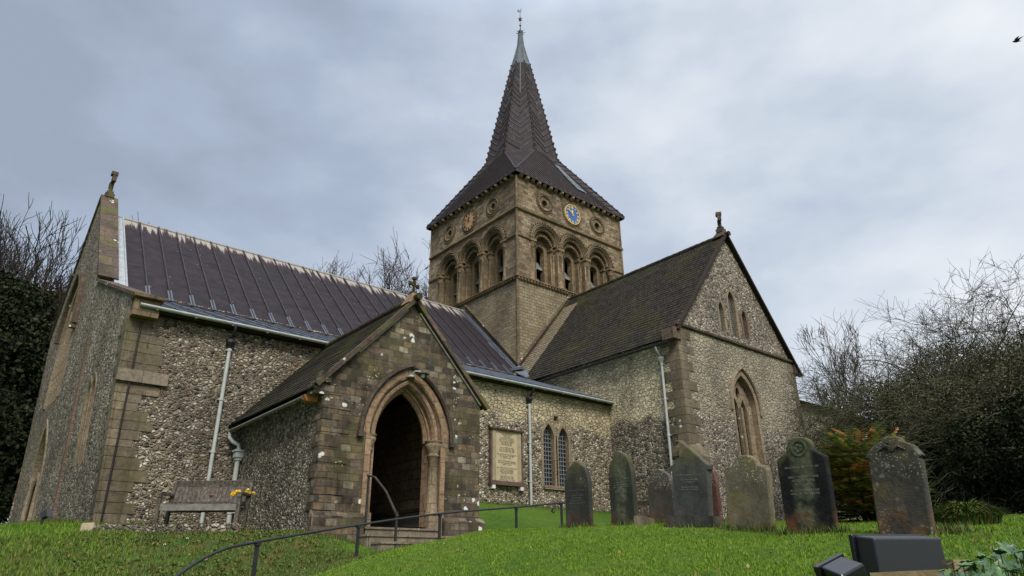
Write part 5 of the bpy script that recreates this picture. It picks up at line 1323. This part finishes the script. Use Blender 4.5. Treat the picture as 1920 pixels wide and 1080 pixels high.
def copy_tree(root, loc, rz, sc, label, group):
    r = root.copy(); COL.objects.link(r); r.location = loc; r.rotation_euler = (0,0,rz); r.scale = (sc, sc, sc); r['label'] = label; r['group'] = group
    for ch in root.children:
        c = ch.copy(); COL.objects.link(c); c.parent = r
    return r
# far bare trees beyond the nave roof (az from the camera: pixel 520 -> ~19 deg, 700 -> ~28, 790 -> ~32)
gt = 'bare winter trees beyond the church'
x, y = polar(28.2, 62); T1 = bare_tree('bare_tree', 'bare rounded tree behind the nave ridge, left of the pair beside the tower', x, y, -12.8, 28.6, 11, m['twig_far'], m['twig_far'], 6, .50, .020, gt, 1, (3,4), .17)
x, y = polar(32.6, 60); copy_tree(T1, (x, y, -12.8), 2.1, .97, 'bare rounded tree just behind the porch cross, against the tower', gt)
x, y = polar(18.8, 74); copy_tree(T1, (x, y, -12.8), 4.0, 1.15, 'bare tree top rising alone over the middle of the nave roof', gt)
x, y = polar(50.5, 72); copy_tree(T1, (x, y, -12.8), 1.2, 1.08, 'bare tree top peeping out between tower and transept roof', gt)
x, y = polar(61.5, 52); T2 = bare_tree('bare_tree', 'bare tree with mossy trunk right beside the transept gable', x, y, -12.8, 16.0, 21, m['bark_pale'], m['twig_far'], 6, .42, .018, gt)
x, y = polar(64.5, 50); copy_tree(T2, (x, y, -12.8), 2.6, .92, 'bare tree over the chapel roof, between transept and thorn bush', gt)
x, y = polar(1.9, 54); T3 = bare_tree('bare_tree', 'pale many-stemmed bare tree at the left, closest to the west gable', x, y, -12.8, 22.5, 31, m['bark_pale'], m['twig'], 5, .38, .020, gt, 6, (3,4), .13)
x, y = polar(-.5, 54); T4 = bare_tree('bare_tree', 'bare tree at the far left edge above the dark yew', x, y, -12.8, 22.5, 33, m['bark'], m['twig'], 6, .44, .017, gt, 2, (3,4), .13)
x, y = polar(-2.5, 54); copy_tree(T4, (x, y, -12.8), 1.0, .97, 'bare tree cut by the left edge of the picture', gt)
x, y = polar(.7, 58); copy_tree(T3, (x, y, -12.8), 2.0, 1.03, 'pale bare tree between the many-stemmed one and the left edge', gt)

def blob_tree(name, label, x, y, z, rx, ry, h, n, leaf, mat, seed, group=None, cat='tree', lobes=9, trunk=True, base=.0):
    rng = np.random.default_rng(seed); root = empty(name, (x, y, z), label, cat, group); C = []
    L = []
    for k in range(lobes):
        a = rng.uniform(0, 2*PI); t = rng.uniform(.0, 1); rr = (1 - t*.55)*rng.uniform(.35, .75)
        L.append((x + math.cos(a)*rx*rr, y + math.sin(a)*ry*rr, z + h*(base + .12 + .74*t), rng.uniform(.30,.46)*min(rx, h*.4)))
    L.append((x, y, z + h*.5, min(rx, h*.5)*.8))
    per = n // len(L)
    for lx, ly, lz, lr in L:
        d = rng.normal(size=(per, 3)); d /= np.linalg.norm(d, axis=1)[:, None]; q = d*lr*rng.uniform(.55, 1.08, (per, 1))**.6
        nz = np.array([noise.noise(Vector(v)*1.3) for v in (q/lr*1.7 + (lx, ly, lz))]); q *= (1 + .35*nz)[:, None]; q[:, 2] *= 1.15
        c = q + (lx, ly, lz); c = c[c[:, 2] > z + .02]; C.append(c)
    C = np.concatenate(C); V, F = quads_cloud(C, leaf, rng); o = np_mesh('crown', V, F, [mat], root)
    if trunk:
        tw = [Tw(), Tw()]; grow(tw, rng, np.array([x, y, z-.3]), np.array([0,0,1.]), h*.45, .03*h, 4, .5, 0, .1, .03, (2,3), 4); obj_tw(tw[0], 'trunk', m['bark'], root)
    return root
gy = 'dark yews and bushes left of the church'
for az, d, rx, h, n, lab, mt, sd in ((1.6, 44, 4.4, 14.6, 26000, 'broad dark yew behind the west front, nearest the gable', 'yew', 1), (-3.0, 36, 4.2, 12.6, 26000, 'dark yew at the far left edge, tallest of the evergreens', 'yew', 2),
        (2.4, 49, 4.2, 16.3, 20000, 'brownish bush top rising above the yews at the left', 'yew_brown', 3), (-1.6, 47, 4.2, 15.4, 16000, 'brown ivy-clad tree mass behind the left edge yew', 'yew_brown', 4), (3.6, 43, 3.2, 6.5, 14000, 'low dark evergreen bush at the left edge of the grass', 'yew', 5), (1.4, 37, 1.8, 4.5, 9000, 'low dark shrub between the yews and the west front corner', 'yew', 6)):
    x, y = polar(az, d); blob_tree('yew_tree' if mt == 'yew' else 'ivy_clad_tree', lab, x, y, gz(x, y) - .1, rx, rx, h - (1.2 if h > 10 else 0), n*3, .16, m[mt], sd, gy)

# right: dense thorn bush, twiggy top over a leafy mass
def thorn(name, label, x, y, z, R, H, seed, nst=34, leaves=30000, grp='thorn bushes right of the church', lev=4, L=None, leafz=.62, cy=.48):
    rng = np.random.default_rng(seed); root = empty(name, (x, y, z), label, 'bush', grp); tw = [Tw(), Tw()]; tips = []
    for s in range(nst):
        a = rng.uniform(0, 2*PI); lean = rng.uniform(.05, 1.1); d = np.array([math.cos(a)*lean, math.sin(a)*lean, 1.])
        st = np.array([x + math.cos(a)*R*.25*rng.random(), y + math.sin(a)*R*.25*rng.random(), z + H*rng.uniform(.0,.35)])
        grow(tw, rng, st, d, (L or H*.31)*rng.uniform(.7,1.05), .05, lev, .66, 0, .20, .006, (3,4), 4, shrink=.70, up=-.085)
    obj_tw(tw[0], 'stems', m['bark'], root); V = np.array(tw[1].V); F = np.array(tw[1].F)
    cc = V[F].mean(1); e = ((cc[:, 0]-x)**2 + (cc[:, 1]-y)**2)/(R*1.25)**2 + (np.maximum(0, cc[:, 2]-z-H*.45)/(H*.62))**2; F = F[e < 1 + .12*rng.random(len(F))]
    zc = V[F[:, 0], 2]; fm = (rng.random(len(F)) < np.clip(1.15 - (zc - z)/H*1.2, 0, .6)).astype('i'); 
    np_mesh('twigs', V, F, [m['twig'], m['twig_green']], root, fm)
    d = rng.normal(size=(leaves, 3)); d /= np.linalg.norm(d, axis=1)[:, None]; rad = rng.random((leaves, 1))**.4
    q = d*rad*np.array([R*.86, R*.86, H*leafz*.55]); nz = np.array([noise.noise(Vector(v)*.55) for v in q]); q *= (1 + .55*nz)[:, None]
    c = q + np.array([x, y, z + H*cy*.66]); c = c[c[:, 2] > z + .03]
    V, F = quads_cloud(np.repeat(c, 2, 0) + rng.normal(0, .05, (2*len(c), 3)), .036, rng, 1.8); np_mesh('foliage', V, F, [m['bush_leaf']], root)
    return root
x, y = polar(73.2, 25.5); thorn('thorn_bush', 'large tangled thorn bush beside the chapel wall, twigs arching over the sky', x, y, gz(x, y), 3.9, 7.9, 5, 84, 62000)
x, y = polar(78.5, 21.5); thorn('thorn_bush', 'tangled dark thorn bush at the right edge behind the leafy-headed gravestone', x, y, gz(x, y), 3.3, 6.4, 6, 60, 70000)
x, y = polar(78.5, 33.0); thorn('thorn_bush', 'tallest thorn tree at the far right edge, open twiggy crown', x, y, gz(x, y), 4.4, 8.2, 8, 60, 34000)
x, y = polar(67.5, 27.0); thorn('thorn_bush', 'lower sprawling thorn bush nearest the transept wall', x, y, gz(x, y), 2.8, 6.0, 9, 40, 3500, leafz=.5)
for i, (az, d, rx, h) in enumerate(((75.5, 19, 2.0, 2.7), (80.5, 17.5, 2.2, 3.0), (77, 26, 2.6, 3.8), (71.8, 21.5, 1.4, 2.2))):
    x, y = polar(az, d); blob_tree('evergreen_bush', ('low black-green bush right behind the leafy-headed gravestone', 'dark evergreen bush cut by the right edge of the picture', 'dark evergreen bush deep under the thorn bushes', 'low dark bush between the orange shrub and the thorn bush')[i], x, y, gz(x, y)-.1, rx, rx, h, 80000, .05, m['yew'], 40+i, 'low evergreen bushes under the thorns', 'bush', 7, False)

# heavenly bamboo: red, orange and green pinnate leaves
def nandina(x, y, z, R, H):
    rng = np.random.default_rng(77); root = empty('heavenly_bamboo_shrub', (x, y, z), 'leafy shrub with red, orange and green leaves between two large gravestones', 'shrub')
    tw = [Tw(), Tw()]; V = []; F = []; fm = []; 
    for s in range(800):
        a = rng.uniform(0, 2*PI); r = R*math.sqrt(rng.random()); p = np.array([x + math.cos(a)*r, y + math.sin(a)*r*.8, z + H*rng.uniform(.08, 1)*(1 - .35*(r/R)**2)])
        base = np.array([x + math.cos(a)*r*.4, y + math.sin(a)*r*.4, z]); 
        if s % 22 == 0: tw[1].seg(base, p, .012, .006)
        d = np.array([math.cos(a) + rng.normal(0,.5), math.sin(a) + rng.normal(0,.5), rng.uniform(.0,.7)]); d /= np.linalg.norm(d); sd = np.cross(d, (0,0,1)); sd /= np.linalg.norm(sd)
        L = rng.uniform(.22, .36); red = (p[2]-z)/H*.22 + rng.random()*.80
        hot = red > .62; tw[1].seg(p, p + d*L, .004, .002)
        for k in range(7):
            for sg in (-1, 1):
                c = p + d*L*(k+1)/7; e = d*.5 + sg*sd + np.array([0,0,-.12]); e /= np.linalg.norm(e); l = .14*(1 - abs(k-3)*.08); wv = np.cross(e, (0,0,1)); wv /= np.linalg.norm(wv)
                n0 = len(V); V += [c, c + e*l*.5 + wv*l*.24, c + e*l, c + e*l*.5 - wv*l*.24]; F.append((n0, n0+1, n0+2, n0+3)); fm.append(0 if hot else 1)
    np_mesh('leaves', np.array(V), np.array(F), [m['nandina'], m['nandina_green']], root, fm); tag(obj_tw(tw[1], 'stems', m['twig'], root), kind='stuff')
nandina(-10.05, -19.95, gz(-10.05, -19.95) - .05, .62, 1.34)
# tussock of long grass right of the leafy-headed stone
def tussock():
    x, y = polar(72.4, 9.2); z = gz(x, y); rng = np.random.default_rng(4); root = None; n = 2600
    a = rng.uniform(0, 2*PI, n); r = .30*np.sqrt(rng.random(n)); b0 = np.stack([x + np.cos(a)*r, y + np.sin(a)*r, np.full(n, z - .03)], 1)
    hh = .30*(1 - (r/.36)**2*.6)*rng.uniform(.7,1.15,n); out = np.stack([np.cos(a), np.sin(a), np.zeros(n)], 1)
    mid = b0 + out*(.06*rng.random((n,1))) + np.stack([np.zeros(n), np.zeros(n), hh*.8], 1); tip = mid + out*(.05 + .09*rng.random((n,1))) + np.stack([np.zeros(n), np.zeros(n), hh*rng.uniform(-.25,.2,n)], 1)
    w = np.stack([-np.sin(a), np.cos(a), np.zeros(n)], 1)*.006; V = np.stack([b0-w, b0+w, mid+w, mid-w, mid-w, mid+w, tip+w*.2, tip-w*.2], 1).reshape(-1,3); F = np.arange(8*n).reshape(-1,4)
    o = np_mesh('grass_tussock', V, F, [m['blade_rough']]); tag(o, 'rounded tussock of long grass at the foot of the leafy-headed gravestone', 'tussock')
tussock()
# ivy growing over the planter in the bottom right corner
def ivy():
    rng = np.random.default_rng(15); c0 = np.array([-17.62, -23.58, -14.33]); root = empty('ivy_plant', tuple(c0 - (0,0,.1)), 'clump of lobed dark green ivy leaves over the planter, bottom right corner', 'plant'); V = []; F = []
    # along the ray fan between columns 1780..1920, rising out of the frame bottom
    lobe = [(0,-.1),(.45,-.35),(.62,.02),(.40,.18),(.42,.55),(.16,.52),(0,1.0),(-.16,.52),(-.42,.55),(-.40,.18),(-.62,.02),(-.45,-.35)]
    tw = [Tw(), Tw()]
    for k in range(420):
        az = rng.uniform(70.2, 84); d = rng.uniform(2.7, 3.7); px, py = polar(az, d); edge = min(1, max(0, (az - 69.8)/5)); top = -14.225 + .075*edge + .03*noise.noise(Vector((az*.35, d*2, 1)))
        p = np.array([px, py, top - rng.random()**1.5*.22]); s = rng.uniform(.028, .050)
        n = np.array([rng.normal(-.3,.5), rng.normal(-.4,.5), 1.]); n /= np.linalg.norm(n); u = np.cross(n, rng.normal(size=3)); u /= np.linalg.norm(u); v = np.cross(n, u)
        n0 = len(V); V.append(p - n*s*.12)
        for a, b_ in lobe: V.append(p + u*a*s + v*b_*s + n*s*.10*(abs(a) + .3*abs(b_)))
        for j in range(12): F.append((n0, n0+1+j, n0+1+(j+1)%12))
        tw[1].seg(p, p - np.array([0,0,.12]), .002, .002)
    np_mesh('leaves', np.array(V), np.array(F), [m['ivy']], root); obj_tw(tw[1], 'stems', m['twig_green'], root)
ivy()

# grass blades (one object, uncountable)
def blades(name, label, n, dmin, dmax, az0, az1, hgt, mat, seed, pick=None, wid=.0028):
    rng = np.random.default_rng(seed); az = np.radians(rng.uniform(az0, az1, n)); d = np.exp(rng.uniform(math.log(dmin), math.log(dmax), n))
    x = CAMP[0] + np.sin(az)*d; y = CAMP[1] + np.cos(az)*d; k = np.ones(n, bool)
    k &= ~((x > -15.1) & (x < -10.7) & (y > -11.45)); k &= ~(y > -6.2); k &= ~((x > -.6) & (y > -10.0)); k &= ~((x > -14.1) & (x < -11.1) & (y > -12.6) & (y < -11))
    if pick is not None: k &= pick(x, y)
    x, y, d = x[k], y[k], d[k]; n = len(x); z = ground_z(x, y) + gbump(x, y); a = rng.uniform(0, 2*PI, n)
    nz = .75 + .5*np.sin(x*1.7 + 2*np.sin(y*.9))*np.sin(y*1.3 + x*.4)
    h = hgt*rng.uniform(.5, 1.35, n)*(.95 + .12*nz); w = wid*(.6 + d/9)
    b0 = np.stack([x, y, z - .006], 1); wd = np.stack([-np.sin(a), np.cos(a), np.zeros(n)], 1)*w[:, None]; ln = np.stack([np.cos(a), np.sin(a), np.zeros(n)], 1)*(h*rng.uniform(.1,.9,n))[:, None]
    up = np.zeros((n,3)); up[:, 2] = h; V = np.stack([b0 - wd, b0 + wd, b0 + ln + up], 1).reshape(-1, 3); F = np.arange(3*n).reshape(-1, 3)
    o = np_mesh(name, V, F, [mat]); tag(o, label, 'grass', None, 'stuff')
isbed = lambda x, y: (x < -14.8) & (y > -15.0) & (y < -8.4)
blades('lawn_grass', 'short bright green mown grass of the churchyard lawn', 330000, 4.2, 16, 14, 82, .021, m['blade'], 1, lambda x, y: ~isbed(x, y))
blades('rough_grass', 'rough mossy grass on the bank below the bench', 150000, 8.5, 19, -8, 40, .055, m['blade_rough'], 2, isbed)
blades('bank_grass', 'long green grass at the left of the bank by the west corner', 30000, 9, 24, -9, 12, .07, m['blade'], 3, lambda x, y: (x < -17.6))
rg_ = np.random.default_rng(9)
def edge_grass():
    rng = np.random.default_rng(21); segs = [((-18,-6.3),(-15.1,-6.3)),((-15.1,-6.3),(-15.1,-11.4)),((-15.1,-11.5),(-13.9,-11.5)),((-11.7,-11.5),(-10.75,-11.5)),((-10.78,-11.4),(-10.78,-6.3)),((-10.8,-6.3),(-.5,-6.3)),((-.55,-6.3),(-.55,-10)),((-.5,-10),(8.1,-10)),((-19,9),(-18.1,-6.3)),((-18.4,-8.3),(-15.9,-10.3))]
    P = []
    for a, c in segs:
        L = math.hypot(c[0]-a[0], c[1]-a[1]); k = int(L*420); t = rng.random(k)[:, None]; P.append(np.array(a) + (np.array(c)-np.array(a))*t + rng.normal(0, .09, (k, 2)))
    for x, y, w in ((-12.7,-16.42,.5),(-11.84,-16.63,.5),(-10.64,-16.5,.5),(-12.36,-18.37,.7),(-10.9,-17.58,.5),(-12.78,-19.55,.6),(-13.31,-20.62,.65),(-13.5,-21.9,.6)):
        k = 700; P.append(np.stack([x + rng.normal(-.03, .08, k), y + rng.uniform(-w*.6, w*.6, k)], 1))
    for x, y in [(p[0], p[1]) for p in rp[3:]]: P.append(np.array([x, y]) + rng.normal(0, .05, (160, 2)))
    P = np.concatenate(P); n = len(P); z = ground_z(P[:, 0], P[:, 1]) + gbump(P[:, 0], P[:, 1]); a = rng.uniform(0, 2*PI, n); h = rng.uniform(.04, .13, n)
    b0 = np.stack([P[:, 0], P[:, 1], z - .01], 1); wd = np.stack([-np.sin(a), np.cos(a), np.zeros(n)], 1)*.006; ln = np.stack([np.cos(a), np.sin(a), np.zeros(n)], 1)*(h*rng.uniform(.1,.8,n))[:, None]; up = np.zeros((n,3)); up[:, 2] = h
    V = np.stack([b0 - wd, b0 + wd, b0 + ln + up], 1).reshape(-1, 3); tag(np_mesh('untrimmed_grass', V, np.arange(3*n).reshape(-1, 3), [m['blade_rough']]), 'longer untrimmed grass along the foot of walls, posts and gravestones', 'grass', None, 'stuff')
edge_grass()
# small leafy weeds scattered over the bank
n = 360; wxy = np.stack([rg_.uniform(-19.2, -15.0, n), rg_.uniform(-14.2, -9.2, n)], 1); wz = ground_z(wxy[:, 0], wxy[:, 1])
C = np.repeat(np.column_stack([wxy, wz + .03]), 14, 0) + rg_.normal(0, .035, (n*14, 3))*np.array([1,1,.4]); V, F = quads_cloud(C, .035, rg_)
tag(np_mesh('ground_weeds', V, F, [m['blade_rough']]), 'low leafy weeds and moss among the grass of the bank', 'weeds', None, 'stuff')
rl = np.random.default_rng(31); k = 220; az = np.radians(rl.uniform(16, 80, k)); dd_ = rl.uniform(5, 15, k); lx, ly = CAMP[0] + np.sin(az)*dd_, CAMP[1] + np.cos(az)*dd_
ok = ~((lx > -15.1) & (ly > -12.6)); lx, ly = lx[ok], ly[ok]; V, F = quads_cloud(np.column_stack([lx, ly, ground_z(lx, ly) + gbump(lx, ly) + .02]), .03, rl, 1.5, 3.0)
tag(np_mesh('fallen_leaves', V, F, [m['leaf_dry']]), 'small dry brown leaves scattered over the lawn', 'leaves', None, 'stuff')
# tiny snowdrops on the bank
def flower(x, y, lab):
    z = gz(x, y); b = MB(); p = Vector((x, y, z+.09)); b.tube([(x,y,z-.02), p], .004, 4, 1)
    for j in range(5): a = 2*PI*j/5; b.face([p, p + Vector((math.cos(a-.4)*.02, math.sin(a-.4)*.02, -.01)), p + Vector((math.cos(a)*.035, math.sin(a)*.035, -.03)), p + Vector((math.cos(a+.4)*.02, math.sin(a+.4)*.02, -.01))], 0)
    o = b.build('snowdrop', [m['white'], m['ivy']]); tag(o, lab, 'flower', 'snowdrops on the bank')
flower(-17.55, -11.1, 'tiny white snowdrop on the bank below the left end of the bench'); flower(-17.1, -10.75, 'tiny white snowdrop on the bank, the one nearer the bench')

# ------------------------------------------------------------------ bird
def bird():
    c = Vector((38.79, -18.11, 25.55)); u = Vector((.77,-.638,0)); w = Vector((-.24,-.30,.92)); f = u.cross(w)
    b = MB(); k = .75
    def P(x, z, d=0): return c + u*x*k + w*z*k + f*d
    rows = []
    for x, r in ((-.42,.01),(-.34,.05),(-.2,.09),(.0,.12),(.2,.09),(.38,.05),(.52,.04),(.58,.01)):
        zc = .0 + (.12*max(0, x)*.9); rows.append([P(x, zc + r*math.sin(t), r*math.cos(t)) for t in np.linspace(0, 2*PI, 9)[:-1]])
    b.grid(rows, 0, True, True)
    wg = [(-.15,.02),(-.20,.16),(-.12,.30),(.04,.44),(.22,.56),(.36,.62),(.28,.46),(.20,.30),(.20,.10),(.22,.02)]
    b.prism([P(x, z, -.01) for x, z in wg], f*.02); b.prism([P(x*.9, z*.55, .08 + z*.7) for x, z in wg], f*.02)
    o = b.build('bird', m['bird']); tag(o, 'black bird in flight with raised wings high in the sky at the right', 'bird')
bird()

# ------------------------------------------------------------------ sky, light, camera
world = bpy.data.worlds.new('World'); scene.world = world; world.use_nodes = True
nt = world.node_tree; nt.nodes.clear(); N = nt.nodes.new; Lk = nt.links.new
SUN_EL, SUN_AZ = math.radians(46), math.radians(204)    # azimuth clockwise from north (+Y)
sky = N('ShaderNodeTexSky'); sky.sky_type = 'NISHITA'; sky.sun_disc = False; sky.sun_elevation = SUN_EL; sky.sun_rotation = SUN_AZ; sky.air_density = 1; sky.dust_density = 2
tc = N('ShaderNodeTexCoord')
def noise_n(scale, det, rough, sc, rot=(0,0,0), loc=(0,0,0)):
    mp = N('ShaderNodeMapping'); mp.inputs['Scale'].default_value = sc; mp.inputs['Rotation'].default_value = rot; mp.inputs['Location'].default_value = loc; Lk(tc.outputs['Generated'], mp.inputs[0])
    n = N('ShaderNodeTexNoise'); n.inputs['Scale'].default_value = scale; n.inputs['Detail'].default_value = det; n.inputs['Roughness'].default_value = rough; Lk(mp.outputs[0], n.inputs['Vector']); return n.outputs['Fac']
def mth(op, a, b, c=None):
    n = N('ShaderNodeMath'); n.operation = op
    for i, v in enumerate((a, b)):
        if isinstance(v, (int, float)): n.inputs[i].default_value = v
        else: Lk(v, n.inputs[i])
    return n.outputs[0]
n1 = noise_n(1.9, 6, .5, (1, 1, 1.5), (.2,.4,.3), (1.3,0,0)); n2 = noise_n(5.5, 7, .5, (1, 1, 2.0), (.5,.3,.9))
sep = N('ShaderNodeSeparateXYZ'); Lk(tc.outputs['Generated'], sep.inputs[0])
# the cloud is thinner and brighter towards the south east, thicker in the north west
grad = mth('ADD', mth('MULTIPLY', sep.outputs[0], .26), mth('MULTIPLY', sep.outputs[1], -.10)); 
v = mth('ADD', mth('ADD', mth('MULTIPLY', n1, .62), mth('MULTIPLY', n2, .34)), mth('ADD', grad, mth('MULTIPLY', sep.outputs[2], -.12)))
rp_ = N('ShaderNodeValToRGB'); Lk(v, rp_.inputs[0]); cr = rp_.color_ramp
stops = [(.28, (3.2,3.75,4.75)), (.38, (3.9,4.6,5.8)), (.47, (4.9,5.6,6.7)), (.57, (6.3,6.9,7.7)), (.72, (8.2,8.5,8.9))]
while len(cr.elements) < len(stops): cr.elements.new(.5)
for e_, (p_, c_) in zip(cr.elements, stops): e_.position = p_; e_.color = (*[q/10 for q in c_], 1)
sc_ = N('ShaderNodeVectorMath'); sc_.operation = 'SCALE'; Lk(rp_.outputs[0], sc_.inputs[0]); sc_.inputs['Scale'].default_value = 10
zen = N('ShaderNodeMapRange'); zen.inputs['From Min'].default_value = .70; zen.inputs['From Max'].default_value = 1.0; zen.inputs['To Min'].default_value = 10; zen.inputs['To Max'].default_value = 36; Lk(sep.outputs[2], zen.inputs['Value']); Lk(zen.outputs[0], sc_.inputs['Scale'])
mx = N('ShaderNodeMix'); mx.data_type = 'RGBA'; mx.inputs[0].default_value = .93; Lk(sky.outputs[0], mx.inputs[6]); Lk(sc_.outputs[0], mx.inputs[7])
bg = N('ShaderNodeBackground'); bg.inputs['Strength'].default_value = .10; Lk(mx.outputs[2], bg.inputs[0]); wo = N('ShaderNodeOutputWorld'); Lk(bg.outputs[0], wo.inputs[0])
sd = bpy.data.lights.new('sun', 'SUN'); sd.energy = 3.1; sd.angle = math.radians(24); sd.color = (1, .95, .86)
so = bpy.data.objects.new('sun', sd); COL.objects.link(so); dvec = Vector((-math.sin(SUN_AZ)*math.cos(SUN_EL), -math.cos(SUN_AZ)*math.cos(SUN_EL), -math.sin(SUN_EL))); so.rotation_euler = dvec.to_track_quat('-Z', 'Y').to_euler()
cam = bpy.data.cameras.new('camera'); co = bpy.data.objects.new('camera', cam); COL.objects.link(co); scene.camera = co
Rr, Uu, Ff = Vector((0.76966,-0.63839,-0.0087)), Vector((-0.24083,-0.30292,0.92209)), Vector((0.59129,0.7076,0.38689))
co.matrix_world = Matrix(((Rr.x,Uu.x,-Ff.x,CAMP[0]),(Rr.y,Uu.y,-Ff.y,CAMP[1]),(Rr.z,Uu.z,-Ff.z,CAMP[2]),(0,0,0,1)))
cam.sensor_width = 36; cam.lens = 1257.4/1920*36; cam.shift_x = -(960.7-960)/1920; cam.shift_y = (541.3-540)/1920; cam.clip_start = .1; cam.clip_end = 2000
scene.view_settings.view_transform = 'Standard'; scene.view_settings.look = 'None'; scene.view_settings.exposure = .15; scene.view_settings.gamma = 1
scene.cycles.max_bounces = 5; scene.cycles.diffuse_bounces = 3; scene.cycles.glossy_bounces = 2
